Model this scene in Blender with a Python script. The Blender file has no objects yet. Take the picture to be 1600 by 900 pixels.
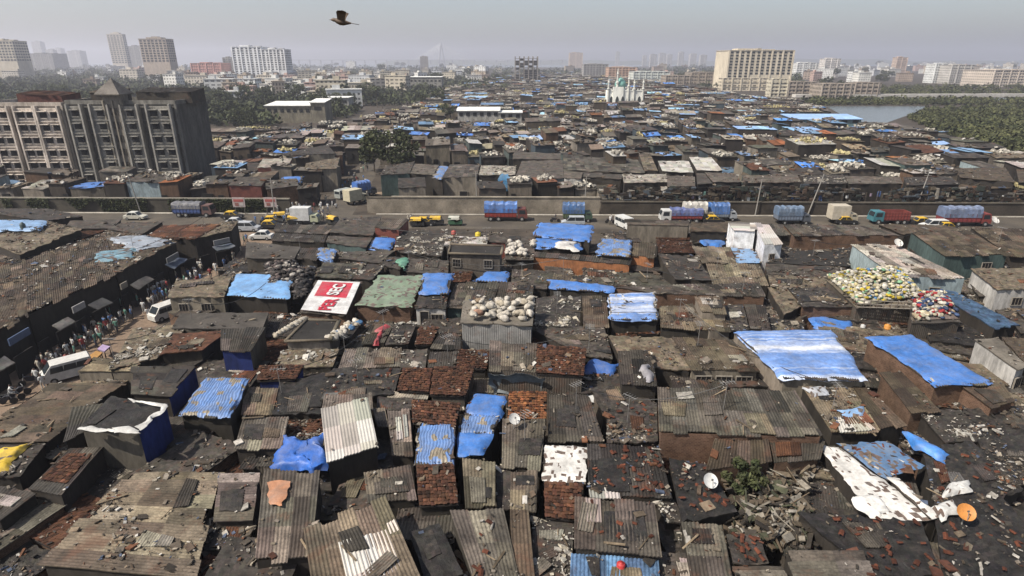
import bpy, math, random
import numpy as np
from mathutils import Vector, Matrix
rng = np.random.default_rng(7); random.seed(7)
S = bpy.context.scene
# ------------------------------------------------ camera, world, sun, exposure
CAMH, F, PITCH = 28.0, 940.0, math.radians(20.64)
cd = bpy.data.cameras.new('camera'); cam = bpy.data.objects.new('camera', cd)
S.collection.objects.link(cam); S.camera = cam
cam.location = (0, 0, CAMH); cam.rotation_euler = (math.pi/2 - PITCH, 0, 0)
cd.sensor_width = 36; cd.lens = 36*F/1600; cd.clip_start = .2; cd.clip_end = 30000
SUN_EL, SUN_AZ = math.radians(51), math.radians(-117)     # azimuth clockwise from +Y: sun on the left, a little behind
W = bpy.data.worlds.new('World'); S.world = W; W.use_nodes = True
nt = W.node_tree; bg = nt.nodes['Background']
sky = nt.nodes.new('ShaderNodeTexSky'); sky.sky_type = 'NISHITA'; sky.sun_disc = False
sky.sun_elevation = SUN_EL; sky.sun_rotation = SUN_AZ; sky.air_density = 1.0; sky.dust_density = 2.5; sky.ozone_density = 1
hs = nt.nodes.new('ShaderNodeHueSaturation'); hs.inputs['Saturation'].default_value = .8
nt.links.new(sky.outputs[0], hs.inputs['Color']); nt.links.new(hs.outputs[0], bg.inputs[0])
bg.inputs[1].default_value = .098
sl = bpy.data.lights.new('sun', 'SUN'); so = bpy.data.objects.new('sun', sl); S.collection.objects.link(so)
sl.energy = 5.0; sl.angle = math.radians(.6); sl.color = (1, .925, .81)
sd = Vector((math.sin(SUN_AZ)*math.cos(SUN_EL), math.cos(SUN_AZ)*math.cos(SUN_EL), math.sin(SUN_EL)))
so.rotation_euler = sd.to_track_quat('Z', 'Y').to_euler(); so.location = (-60, -10, 120)
S.view_settings.view_transform = 'Standard'; S.view_settings.look = 'None'
S.view_settings.gamma = 1; S.view_settings.exposure = 0.6
S.render.engine = 'CYCLES'; S.cycles.use_denoising = True
S.cycles.max_bounces = 4; S.cycles.diffuse_bounces = 2; S.cycles.glossy_bounces = 1; S.cycles.transmission_bounces = 1
S.cycles.volume_bounces = 0; S.cycles.transparent_max_bounces = 4
S.cycles.use_adaptive_sampling = True; S.cycles.adaptive_threshold = .02

# ------------------------------------------------ helpers
CP, SP = math.cos(PITCH), math.sin(PITCH)
def ray(px, py):
    v = (450-py)/F
    return np.array([(px-800)/F, CP+v*SP, -SP+v*CP])
def G(px, py, h=0.):                     # where the sight line of a photo point meets the height h
    d = ray(px, py); return np.array([0, 0, CAMH]) + d*((h-CAMH)/d[2])
def AtY(px, py, Y):
    d = ray(px, py); return np.array([0, 0, CAMH]) + d*(Y/d[1])
def PX(p):
    y, z = p[1], p[2]-CAMH
    dz = y*CP - z*SP; u = y*SP + z*CP
    return 800+F*p[0]/dz, 450-F*u/dz
A = lambda *a: np.array(a, float)

def vnoise(x, y, seed=0):                # 2-D value noise
    x = np.asarray(x, float); y = np.asarray(y, float)
    xi = np.floor(x).astype(np.int64); yi = np.floor(y).astype(np.int64)
    fx = x-xi; fy = y-yi; fx = fx*fx*(3-2*fx); fy = fy*fy*(3-2*fy)
    def h(a, b):
        n = (a*374761393 + b*668265263 + seed*974634577) & 0xffffffff
        n = ((n ^ (n >> 13))*1274126177) & 0xffffffff
        return ((n ^ (n >> 16)) & 0xffff)/65535.
    return (h(xi, yi)*(1-fx)+h(xi+1, yi)*fx)*(1-fy) + (h(xi, yi+1)*(1-fx)+h(xi+1, yi+1)*fx)*fy
def fbm(x, y, seed=0, o=4):
    r = 0; a = .5
    for k in range(o): r = r + a*(vnoise(x*2**k, y*2**k, seed+k)-.5); a *= .55
    return r

class MB:                                # collects quads / triangles, links them as ONE mesh object
    def __init__(s): s.v=[]; s.f=[]; s.t=[]; s.m=[]; s.uv=[]; s.n=0
    def add(s, V, Fa, tint=(.5,.5,.5), mat=0, uv=None):
        V = np.asarray(V, float).reshape(-1, 3); Fa = np.asarray(Fa, int)
        if Fa.ndim == 1: Fa = Fa[None]
        t = np.asarray(tint, float); t = np.broadcast_to(t, (len(Fa), 3))
        s.v.append(V); s.f.append(Fa+s.n); s.t.append(t); s.m.append(np.full(len(Fa), mat)); s.n += len(V)
        s.uv.append(np.zeros((Fa.size, 2)) if uv is None else np.asarray(uv, float).reshape(-1, 2))
    def box(s, c, d, rz=0, tint=(.5,.5,.5), mat=0, tilt=None):
        d = np.asarray(d, float)/2
        q = np.array([[x,y,z] for z in (-1,1) for y in (-1,1) for x in (-1,1)], float)*d
        if tilt is not None: q = q @ np.asarray(tilt).T
        ca, sa = math.cos(rz), math.sin(rz)
        q = np.c_[q[:,0]*ca-q[:,1]*sa, q[:,0]*sa+q[:,1]*ca, q[:,2]] + np.asarray(c, float)
        s.add(q, [[0,2,3,1],[4,5,7,6],[0,1,5,4],[2,6,7,3],[0,4,6,2],[1,3,7,5]], tint, mat)
    def tube(s, pts, rad, n=8, tint=(.5,.5,.5), mat=0, cap=True):
        pts = np.asarray(pts, float); rad = np.broadcast_to(rad, (len(pts),)); R = []
        for i, p in enumerate(pts):
            d = pts[min(i+1, len(pts)-1)]-pts[max(i-1, 0)]; d = d/(np.linalg.norm(d)+1e-9)
            a = np.cross(d, [0,0,1] if abs(d[2]) < .9 else [1,0,0]); a /= np.linalg.norm(a); b = np.cross(d, a)
            th = np.arange(n)/n*2*math.pi
            R.append(p+rad[i]*(np.cos(th)[:,None]*a+np.sin(th)[:,None]*b))
        V = np.concatenate(R); fa = []
        for i in range(len(pts)-1):
            for k in range(n): fa.append([i*n+k, i*n+(k+1)%n, (i+1)*n+(k+1)%n, (i+1)*n+k])
        s.add(V, fa, tint, mat)
        if cap:
            for i in (0, len(pts)-1):
                V2 = np.r_[R[i], [pts[i]]]; s.add(V2, [[k, (k+1)%n, n] for k in range(n)], tint, mat)
    def prism(s, prof, y0, y1, tint=(.5,.5,.5), mat=0, in1=0.):     # side outline in x,z pushed through y
        prof = np.asarray(prof, float); n = len(prof)
        V = np.r_[np.c_[prof[:,0], np.full(n, y0), prof[:,1]], np.c_[prof[:,0], np.full(n, y1), prof[:,1]]]
        s.add(V, [[k, (k+1)%n, n+(k+1)%n, n+k] for k in range(n)], tint, mat)
        c = prof.mean(0)
        for o, y in ((0, y0), (n, y1)):
            V2 = np.r_[V[o:o+n], [[c[0], y, c[1]]]]; s.add(V2, [[k, (k+1)%n, n] for k in range(n)], tint, mat)
    def lathe(s, c, prof, n=14, tint=(.5,.5,.5), mat=0):
        th = np.arange(n)/n*2*math.pi
        V = np.concatenate([np.c_[c[0]+r*np.cos(th), c[1]+r*np.sin(th), np.full(n, c[2]+z)] for r, z in prof])
        s.add(V, [[i*n+k, i*n+(k+1)%n, (i+1)*n+(k+1)%n, (i+1)*n+k] for i in range(len(prof)-1) for k in range(n)], tint, mat)
    def mesh(s, name, mats, base=(0,0,0), smooth=False):
        me = bpy.data.meshes.new(name)
        V = np.concatenate(s.v)-np.asarray(base, float)
        me.vertices.add(len(V)); me.vertices.foreach_set('co', V.ravel())
        li = np.concatenate([f.ravel() for f in s.f]); tot = np.concatenate([np.full(len(f), f.shape[1]) for f in s.f])
        st = np.r_[0, np.cumsum(tot)[:-1]]
        me.loops.add(len(li)); me.loops.foreach_set('vertex_index', li)
        me.polygons.add(len(tot)); me.polygons.foreach_set('loop_start', st)
        me.polygons.foreach_set('material_index', np.concatenate(s.m))
        me.polygons.foreach_set('use_smooth', np.full(len(tot), bool(smooth)))
        me.update(calc_edges=True)
        T = np.concatenate(s.t); at = me.attributes.new('tint', 'FLOAT_COLOR', 'FACE')
        at.data.foreach_set('color', np.c_[T, np.ones(len(T))].astype(np.float32).ravel())
        uv = me.uv_layers.new(name='uv'); uv.data.foreach_set('uv', np.concatenate(s.uv).astype(np.float32).ravel())
        for m in (mats if isinstance(mats, (list, tuple)) else [mats]): me.materials.append(m)
        return me
    def obj(s, name, mats, parent=None, base=None, smooth=False):
        b = base if base is not None else ((0,0,0) if parent is None else BASE.get(parent.name, (0,0,0)))
        o = bpy.data.objects.new(name, s.mesh(name, mats, b, smooth)); S.collection.objects.link(o)
        if parent is not None: o.parent = parent
        else: o.location = b; BASE[o.name] = tuple(b)
        return o
BASE = {}
def empty(name, loc, rz=0):
    o = bpy.data.objects.new(name, None); S.collection.objects.link(o); o.location = loc; o.rotation_euler = (0,0,rz)
    o.empty_display_size = .3; BASE[o.name] = tuple(loc); return o
def local(name, loc, rz=0):              # an empty whose parts are modelled about the origin
    o = empty(name, loc, rz); BASE[o.name] = (0,0,0); return o
def tag(o, label=None, cat=None, group=None, kind=None):
    if label: o['label'] = label
    if cat: o['category'] = cat
    if group: o['group'] = group
    if kind: o['kind'] = kind
    return o
def dup(o, loc, rz=0, sc=None, label=None, group=None):
    r = o.copy(); S.collection.objects.link(r); r.location = loc; r.rotation_euler = (0,0,rz)
    if sc is not None: r.scale = (sc, sc, sc) if np.isscalar(sc) else sc
    if label: r['label'] = label
    if group: r['group'] = group
    for ch in list(o.children):
        c = ch.copy(); S.collection.objects.link(c); c.parent = r
        for g in list(ch.children):
            d = g.copy(); S.collection.objects.link(d); d.parent = c
    return r

# ------------------------------------------------ materials
def N(t, k, **kw):
    n = t.nodes.new('ShaderNode'+k)
    for a, b in kw.items(): setattr(n, a, b)
    return n
def newmat(name, rough=.85, spec=.25):
    m = bpy.data.materials.new(name); m.use_nodes = True; t = m.node_tree; b = t.nodes['Principled BSDF']
    b.inputs['Roughness'].default_value = rough; b.inputs['Specular IOR Level'].default_value = spec
    return m, t, b
def noise(t, scale, detail=4, rough=.6, vec=None, dist=0):
    n = N(t, 'TexNoise'); n.inputs['Scale'].default_value = scale; n.inputs['Detail'].default_value = detail
    n.inputs['Roughness'].default_value = rough; n.inputs['Distortion'].default_value = dist
    if vec is None:
        g = N(t, 'NewGeometry'); vec = g.outputs['Position']
    t.links.new(vec, n.inputs['Vector']); return n.outputs['Fac']
def ramp(t, fac, a, b, ca, cb):
    r = N(t, 'ValToRGB'); e = r.color_ramp.elements
    f = lambda c: (c, c, c, 1) if np.isscalar(c) else (*c, 1)
    e[0].position = a; e[0].color = f(ca); e[1].position = b; e[1].color = f(cb)
    t.links.new(fac, r.inputs[0]); return r.outputs[0]
def mix(t, a, b, fac=1., mode='MULTIPLY'):
    n = N(t, 'Mix', data_type='RGBA', blend_type=mode)
    for s, i in ((fac, 0), (a, 6), (b, 7)):
        if hasattr(s, 'is_linked'): t.links.new(s, n.inputs[i])
        else: n.inputs[i].default_value = s if i == 0 else (*s, 1)
    return n.outputs[2]
def tintnode(t):
    n = N(t, 'Attribute', attribute_name='tint'); return n.outputs['Color']
def bump(t, b, h, st, dist=.05):
    n = N(t, 'Bump'); n.inputs['Strength'].default_value = st; n.inputs['Distance'].default_value = dist
    t.links.new(h, n.inputs['Height']); t.links.new(n.outputs[0], b.inputs['Normal'])
def tinted(name, rough=.85, s1=.9, lo1=.62, hi1=1.3, s2=7, lo2=.7, hi2=1.25, rust=0, rustcol=(.13,.055,.03), bst=0, bscale=20, spec=.25, stretch=None, warm=None, k=.56, dust=0):
    lo1 *= k; hi1 *= k
    m, t, b = newmat(name, rough, spec)
    vec = None
    if stretch:
        g = N(t, 'NewGeometry'); mp = N(t, 'Mapping'); mp.inputs['Scale'].default_value = stretch
        t.links.new(g.outputs['Position'], mp.inputs[0]); vec = mp.outputs[0]
    c = mix(t, tintnode(t), ramp(t, noise(t, s1, 5, .65, vec), .32, .68, lo1, hi1))
    c = mix(t, c, ramp(t, noise(t, s2, 6, .7, vec), .3, .7, lo2, hi2))
    if warm: c = mix(t, c, warm)
    if dust: c = mix(t, c, (.20,.19,.175), ramp(t, noise(t, .9, 6, .7, None, .6), .42, .75, 0, dust), 'MIX')
    if rust:
        c = mix(t, c, rustcol, ramp(t, noise(t, .55, 6, .7, None, .4), .56, .68, 0, rust), 'MIX')
    t.links.new(c, b.inputs['Base Color'])
    if bst: bump(t, b, noise(t, bscale, 3), bst)
    return m
M_SHEET = tinted('weathered_sheet', .8, lo1=.34, hi1=.98, lo2=.5, hi2=1.35, rust=.6, rustcol=(.085,.040,.024), warm=(1,.97,.925))
M_TAR = tinted('tar_felt', .7, s1=1.4, lo1=.35, hi1=1.25, s2=5, lo2=.5, hi2=1.5, bst=.7, bscale=9, spec=.3, warm=(1,.95,.88), k=.48)
M_TILE = tinted('clay_tile', .9, s1=.8, lo1=.35, hi1=.9, s2=9, lo2=.6, hi2=1.3)
M_TARP = tinted('plastic_tarpaulin', .5, k=.88, dust=.42, s1=.8, lo1=.55, hi1=1.0, s2=4, lo2=.75, hi2=1.15, bst=.45, bscale=6, spec=.35)
M_PLASTER = tinted('stained_plaster', .9, s1=.5, lo1=.40, hi1=.92, s2=3, lo2=.6, hi2=1.2, stretch=(1,1,.3), warm=(1,.965,.91))
M_CONC = tinted('old_concrete', .9, s1=.35, lo1=.4, hi1=.95, s2=4, lo2=.75, hi2=1.2)
M_PLAIN = tinted('painted_surface', .6, s1=2, lo1=.75, hi1=1.05, s2=12, lo2=.85, hi2=1.1, spec=.4, k=.72)
M_NEW = tinted('new_sheet', .55, s1=1, lo1=.8, hi1=1.0, s2=9, lo2=.85, hi2=1.1, spec=.4, warm=(1,.96,.90), k=.52)
M_CITY = tinted('far_city_plaster', .9, s1=.05, lo1=.8, hi1=1.15, s2=.4, lo2=.85, hi2=1.12, stretch=(1,1,.4), k=.95)
M_LITTER = tinted('litter', .8, s1=3, lo1=.45, hi1=1.1, s2=20, lo2=.8, hi2=1.2, warm=(1,.96,.90))
def brickmat():
    m, t, b = newmat('rough_brick', .95)
    uv = N(t, 'UVMap'); br = N(t, 'TexBrick'); t.links.new(uv.outputs[0], br.inputs['Vector'])
    br.inputs['Scale'].default_value = 2.2; br.inputs['Color1'].default_value = (.9,.9,.9,1); br.inputs['Color2'].default_value = (.55,.5,.48,1)
    br.inputs['Mortar'].default_value = (1.1,1.1,1.1,1); br.inputs['Mortar Size'].default_value = .03
    c = mix(t, tintnode(t), br.outputs[0]); c = mix(t, c, ramp(t, noise(t, .8, 5, .7), .3, .7, .3, .8))
    t.links.new(c, b.inputs['Base Color']); return m
M_BRICK = brickmat()
def tinmat():
    m, t, b = newmat('tin_wall', .6, .4)
    uv = N(t, 'UVMap'); w = N(t, 'TexWave'); t.links.new(uv.outputs[0], w.inputs['Vector']); w.inputs['Scale'].default_value = 1.6
    c = mix(t, tintnode(t), ramp(t, noise(t, 1.2, 5, .7), .3, .7, .42, .95))
    c = mix(t, c, (.10,.045,.025), ramp(t, noise(t, .7, 6, .7), .55, .7, 0, .6), 'MIX')
    t.links.new(c, b.inputs['Base Color']); bump(t, b, w.outputs['Fac'], .6, .04); return m
M_TIN = tinmat()
def glassmat():
    m, t, b = newmat('dark_glass', .15, .5); b.inputs['Base Color'].default_value = (.02,.025,.03,1); return m
M_GLASS = glassmat()
M_DARK = tinted('dark_opening', .9, s1=1, lo1=.9, hi1=1.1)
def leafmat(name, c1, c2, sc=.6):
    m, t, b = newmat(name, .8, .2)
    c = mix(t, c1, c2, ramp(t, noise(t, sc, 3), .35, .65, 0., 1.), 'MIX')
    c = mix(t, c, tintnode(t)); t.links.new(c, b.inputs['Base Color']); return m
M_LEAF = leafmat('dusty_leaves', (.022,.030,.012), (.055,.060,.028))
M_MANG = leafmat('mangrove_leaves', (.030,.036,.014), (.062,.064,.026), .05)
M_BARK = tinted('bark', .95)
# ------------------------------------------------ setting: ground, water, roads
def sheet(name, P, z, mat, tint=(1,1,1)):
    b = MB(); b.add([(x, y, z) for x, y in P], [list(range(len(P)))], tint); return tag(b.obj(name, mat), kind='structure')
gm, t, b = newmat('dusty_earth', .95)
c = mix(t, (.025,.021,.017), (.07,.056,.043), ramp(t, noise(t, .25, 8, .7), .35, .65, 0., 1.), 'MIX')
c = mix(t, c, ramp(t, noise(t, 6, 5, .7), .3, .7, .6, 1.3)); t.links.new(c, b.inputs['Base Color']); M_EARTH = gm
gm, t, b = newmat('dusty_asphalt', .9)
c = mix(t, (.05,.044,.037), (.095,.080,.062), ramp(t, noise(t, .18, 7, .65), .38, .68, 0., 1.), 'MIX')
c = mix(t, c, ramp(t, noise(t, 4, 5, .7), .3, .7, .75, 1.2)); t.links.new(c, b.inputs['Base Color']); M_ROAD = gm
gm, t, b = newmat('hazy_water', .22, .5); b.inputs['Base Color'].default_value = (.09,.10,.105,1)
bump(t, b, noise(t, .15, 4), .25, .3); M_WATER = gm
gr = MB(); gr.add([(-9000,-60,0),(9000,-60,0),(9000,9000,0),(-9000,9000,0)], [[0,1,2,3]]); tag(gr.obj('ground', M_EARTH), kind='structure')
gp = lambda L: [tuple(G(x, y)[:2]) for x, y in L]
L0, L1 = G(-250, 345), G(1900, 362)
mr = [(-190, 117.5), (190, 110.5), (190, 101.0), (-190, 107.5)]
def road_at(x, k): return (117.5+(x+190)/380*(110.5-117.5)) if k else (107.5+(x+190)/380*(101-107.5))
sheet('main_road', [(-190, road_at(-190,0)), (190, road_at(190,0)), (190, road_at(190,1)), (-190, road_at(-190,1))], .008, M_ROAD)
STREET = [(395,350),(445,368),(330,435),(268,490),(195,545),(95,625),(-40,735),(-150,700),(-60,600),(60,530),(190,448),(300,385)]
sheet('market_street', gp(STREET), .004, tinted('street_dirt', .95, s1=.3, lo1=.7, hi1=1.2, s2=3), (.27,.195,.14))
LANE = [(478,345),(545,345),(585,278),(600,240),(580,240),(553,268)]
sheet('side_street', gp(LANE), .004, M_ROAD)
sheet('terrace', gp([(575,309),(935,309),(935,300),(590,300)]), .012, tinted('packed_dirt', .95), (.36,.27,.19))
# creek and sea
sheet('creek', gp([(1290,166),(1450,166),(1425,178),(1385,192),(1335,190)]) , .05, M_WATER)
sheet('creek', gp([(1250,153.5),(1750,152),(1750,157),(1250,158)]), .04, M_WATER)
sheet('sea', [(-9000,3500),(-1100,3500),(-200,3100),(600,3300),(900,4200),(9000,5200),(9000,8990),(-9000,8990)], .1, M_WATER)
# far green belts
def wall_strip(name, pts, h, th, mat, tint, label, cat='wall', cap=None):
    pts = [np.asarray(p[:2], float) for p in pts]; b = MB()
    for p, q in zip(pts[:-1], pts[1:]):
        d = q-p; L = np.linalg.norm(d); m = (p+q)/2
        b.box((m[0], m[1], h/2), (L, th, h), math.atan2(d[1], d[0]), tint)
    o = b.obj(name, mat, base=(pts[0][0], pts[0][1], 0)); tag(o, label, cat)
    if cap:
        b = MB()
        for p, q in zip(pts[:-1], pts[1:]):
            d = q-p; L = np.linalg.norm(d); m = (p+q)/2
            b.box((m[0], m[1], h+.1), (L, th+.25, .2), math.atan2(d[1], d[0]), cap)
        b.obj('coping', M_CONC, o, base=(pts[0][0], pts[0][1], 0))
    return o
yw = lambda x: road_at(x,1)+2.2
xl, xr = G(575, 332)[0], G(935, 332)[0]
wall_strip('concrete_wall', [G(612,308,3.1), (xl, yw(xl)), (xr, yw(xr))], 3.1, .45, M_CONC, (.44,.38,.30), 'long bare concrete wall behind the parked trucks, facing the main road', cap=(.5,.44,.35))
wall_strip('concrete_wall', [(xr+.3, yw(xr)), (190, yw(190))], 2.3, .45, M_CONC, (.12,.10,.08), 'grimy dark wall below the stilted houses at the right end of the road', cap=(.2,.175,.14))
xa, xb = G(120, 332)[0], G(455, 332)[0]
wall_strip('concrete_wall', [(-190, yw(-190)), (xb, yw(xb))], 2.6, .45, M_CONC, (.13,.115,.09), 'low wall with creepers between the road and the two apartment blocks', cap=(.42,.38,.31))
for a, bb, nm in ((-190, xb, 0), (xl+2, 190, 1)):
    k = MB(); d = np.array([bb-a, yw(bb)-yw(a)]); mid = ((a+bb)/2, (yw(a)+yw(bb))/2-1.5)
    k.box((mid[0], mid[1], .06), (np.linalg.norm(d), .5, .14), math.atan2(d[1], d[0]), (.85,.79,.68)); tag(k.obj('kerb', M_CONC), kind='structure')
mk = MB()
for q in ((338,417,25), (372,420,22), (305,440,22)):
    p = G(q[0], q[1]); d = G(q[0]+q[2], q[1]-12)-p
    mk.box((*(p+d/2)[:2], .014), (np.linalg.norm(d), .14, .004), math.atan2(d[1], d[0]), (.6,.58,.54))
tag(mk.obj('lane_marking', M_PLAIN), kind='structure')
# ------------------------------------------------ shacks
COL = dict(g=(.205,.178,.15), d=(.088,.078,.07), l=(.58,.54,.48), b=(.15,.118,.085), w=(.72,.70,.66), r=(.17,.075,.042), t=(.04,.037,.036),
  n=(.27,.225,.165), B=(.06,.19,.54), L=(.22,.37,.60), G=(.19,.25,.17), k=(.045,.04,.037), p=(.30,.265,.22), R=(.20,.05,.04), O=(.36,.14,.055),
  T=(.15,.30,.32), D=(.025,.05,.22), Y=(.65,.45,.04), s=(.25,.25,.25), x=(.13,.115,.10), m=(.115,.11,.085), q=(.055,.05,.046), c=(.17,.15,.13), S=(.10,.19,.34), A=(.17,.36,.66))
def bil(P, s, t):
    s = np.asarray(s)[..., None]; t = np.asarray(t)[..., None]
    return (P[0]*(1-s)+P[1]*s)*(1-t) + (P[3]*(1-s)+P[2]*s)*t
def size(P):
    return (np.linalg.norm(P[1]-P[0])+np.linalg.norm(P[2]-P[3]))/2, (np.linalg.norm(P[3]-P[0])+np.linalg.norm(P[2]-P[1]))/2
def normal(P):
    n = np.cross(P[1]-P[0], P[3]-P[0]); n /= np.linalg.norm(n)+1e-9
    return n if n[2] > 0 else -n
def gridfaces(nu, nv):
    i, j = np.meshgrid(np.arange(nu), np.arange(nv)); a = (j*(nu+1)+i).ravel()
    return np.c_[a, a+nu+1, a+nu+2, a+1]
def grid(b, P, nu, nv, off, tint, mat=0, skirt=.06, jag=None, wx=None, wy=None):
    s, t = np.meshgrid(np.linspace(0,1,nu+1), np.linspace(0,1,nv+1))
    V = bil(P, s, t); n = normal(P)
    if wx is not None:
        du_ = (P[1]-P[0])/np.linalg.norm(P[1]-P[0]); dv_ = (P[3]-P[0])/np.linalg.norm(P[3]-P[0]); V = V+wx[...,None]*du_+wy[...,None]*dv_
    if jag is not None: V = V + jag[..., None]*((P[3]-P[0])+(P[2]-P[1]))[None,None]/2
    V = V + off[..., None]*n
    b.add(V, gridfaces(nu, nv), tint, mat)
    if skirt:
        loop = [(0,i) for i in range(nu+1)]+[(j,nu) for j in range(1,nv+1)]+[(nv,i) for i in range(nu-1,-1,-1)]+[(j,0) for j in range(nv-1,0,-1)]
        L = np.array([V[j,i] for j,i in loop]); m = len(L); k = np.arange(m); k2 = (k+1)%m
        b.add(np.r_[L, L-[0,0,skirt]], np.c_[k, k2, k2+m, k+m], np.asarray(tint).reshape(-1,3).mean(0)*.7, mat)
def jit(c, a=.18, n=None):
    c = np.asarray(c)
    if n is None: return np.clip(c*(1+rng.uniform(-a,a))*(1+rng.uniform(-a,a,3)*.2), .004, .9)
    return np.clip(c*(1+rng.uniform(-a,a,(n,1)))*(1+rng.uniform(-a,a,(n,3))*.2), .004, .9)
def roof_corr(b, P, col, pitch=.2, amp=.032, u=False, patch=.25, mat=0):
    if u: P = [P[3], P[0], P[1], P[2]]
    Lu, Lv = size(P); cen = sum(P)/4; dist = cen[1]
    near = dist < 92
    if dist > 60: pitch = .3; amp = .045
    nw = max(2, int(Lu/pitch)); spw = 4 if near else 1
    nu = min(nw*spw, 260) if near else max(2, int(Lu/1.0)); nv = max(2, int(Lv/.7))
    s, t = np.meshgrid(np.linspace(0,1,nu+1), np.linspace(0,1,nv+1))
    sd = int(rng.integers(1e6)); x = s*Lu; y = t*Lv
    off = amp*np.sin(x/pitch*2*math.pi)*(1 if near else 0)
    W_ = rng.uniform(.85,1.15); H_ = rng.uniform(1.7,2.6)
    su = np.floor(x/W_).astype(int); sv = np.floor(y/H_+.02).astype(int)
    r1 = rng.uniform(-1,1,(sv.max()+2, su.max()+2))
    off = off + .02*r1[sv, su] + .05*(y/H_-sv) + .10*fbm(x*.35, y*.35, sd, 3)
    jag = np.zeros_like(s); js = rng.uniform(-.045,.05,(2, su.max()+2))
    jag[0] = js[0, su[0]]; jag[-1] = js[1, su[-1]]
    fs = (np.arange(nu)+.5)/nu*Lu; ft = (np.arange(nv)+.5)/nv*Lv
    fu, fv = np.meshgrid(np.floor(fs/W_).astype(int), np.floor(ft/H_+.02).astype(int))
    base = jit(col, .1); tv = 1+rng.uniform(-.42,.5,(sv.max()+2, su.max()+2)); sel = rng.random(tv.shape)
    tv = np.where(sel < patch*.25, tv*1.7, np.where(sel > 1-patch*.35, tv*.5, tv))
    T = base[None]*np.clip(tv[fv, fu].ravel()[:,None], .25, 2.2)
    wob = rng.uniform(-.06,.06,tv.shape+(3,)); T = np.clip(T*(1+wob[fv, fu].reshape(-1,3)), .004, .85)
    grid(b, P, nu, nv, off, T, mat, .07, jag)
def roof_lumpy(b, P, col, step=.28, amp=.16, mat=0, tv=.35, fr=.9):
    Lu, Lv = size(P); d = (sum(P)/4)[1]; step = max(step, d*.0055)
    nu = int(np.clip(Lu/step, 3, 90)); nv = int(np.clip(Lv/step, 3, 90))
    s, t = np.meshgrid(np.linspace(0,1,nu+1), np.linspace(0,1,nv+1)); sd = int(rng.integers(1e6))
    off = amp*fbm(s*Lu*fr, t*Lv*fr, sd, 4)*2 + .05*np.abs(fbm(s*Lu*2.4, t*Lv*.6, sd+9, 3))*2
    jag = np.zeros_like(s); jag[-1] = rng.uniform(-.02,.03,nu+1); jag[0] = rng.uniform(-.03,.02,nu+1)
    T = jit(col, tv, nu*nv)
    grid(b, P, nu, nv, off, T, mat, .1, jag)
def roof_tile(b, P, col, mat=0, miss=.03):
    Lu, Lv = size(P); nu = max(3, int(Lu/.21)); nv = max(3, int(Lv/.27)); n = normal(P)
    grid(b, P, 4, 4, np.full((5,5), -.05), np.tile(A(.05,.04,.035), (16,1)), mat, .1)
    i, j = np.meshgrid(np.arange(nu), np.arange(nv)); i = i.ravel(); j = j.ravel()
    k = rng.random(len(i)) > miss; i = i[k]; j = j[k]; m = len(i)
    du = (P[1]-P[0])/Lu; dv = (P[3]-P[0])/Lv
    sd = int(rng.integers(1e6))
    c = bil(P, (i+.5+rng.normal(0,.10,m))/nu, (j+.5+rng.normal(0,.10,m))/nv) + n*(.02+.12*fbm(i*.25, j*.25, sd)[:,None])
    rot = rng.normal(0,.10,m); U = du*np.cos(rot)[:,None]+dv*np.sin(rot)[:,None]; Vv = dv*np.cos(rot)[:,None]-du*np.sin(rot)[:,None]
    w = .115; l = .165; q = []
    for sv_, lift in ((-1, 0.), (1, .05)):
        for su_, h in ((-1, 0), (0, .035), (1, 0)):
            q.append(c+U*su_*w+Vv*sv_*l+n*(h+lift+rng.uniform(0,.02,(m,1))))
    V = np.stack(q, 1).reshape(-1,3); o = np.arange(m)*6
    Fa = np.concatenate([np.c_[o, o+3, o+4, o+1], np.c_[o+1, o+4, o+5, o+2]])
    T = jit(col, .35, m); dk = rng.random(m) < .16; T[dk] *= .4; lt = rng.random(m) < .1; T[lt] *= 1.6
    b.add(V, Fa, np.r_[T, T], mat)
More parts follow.
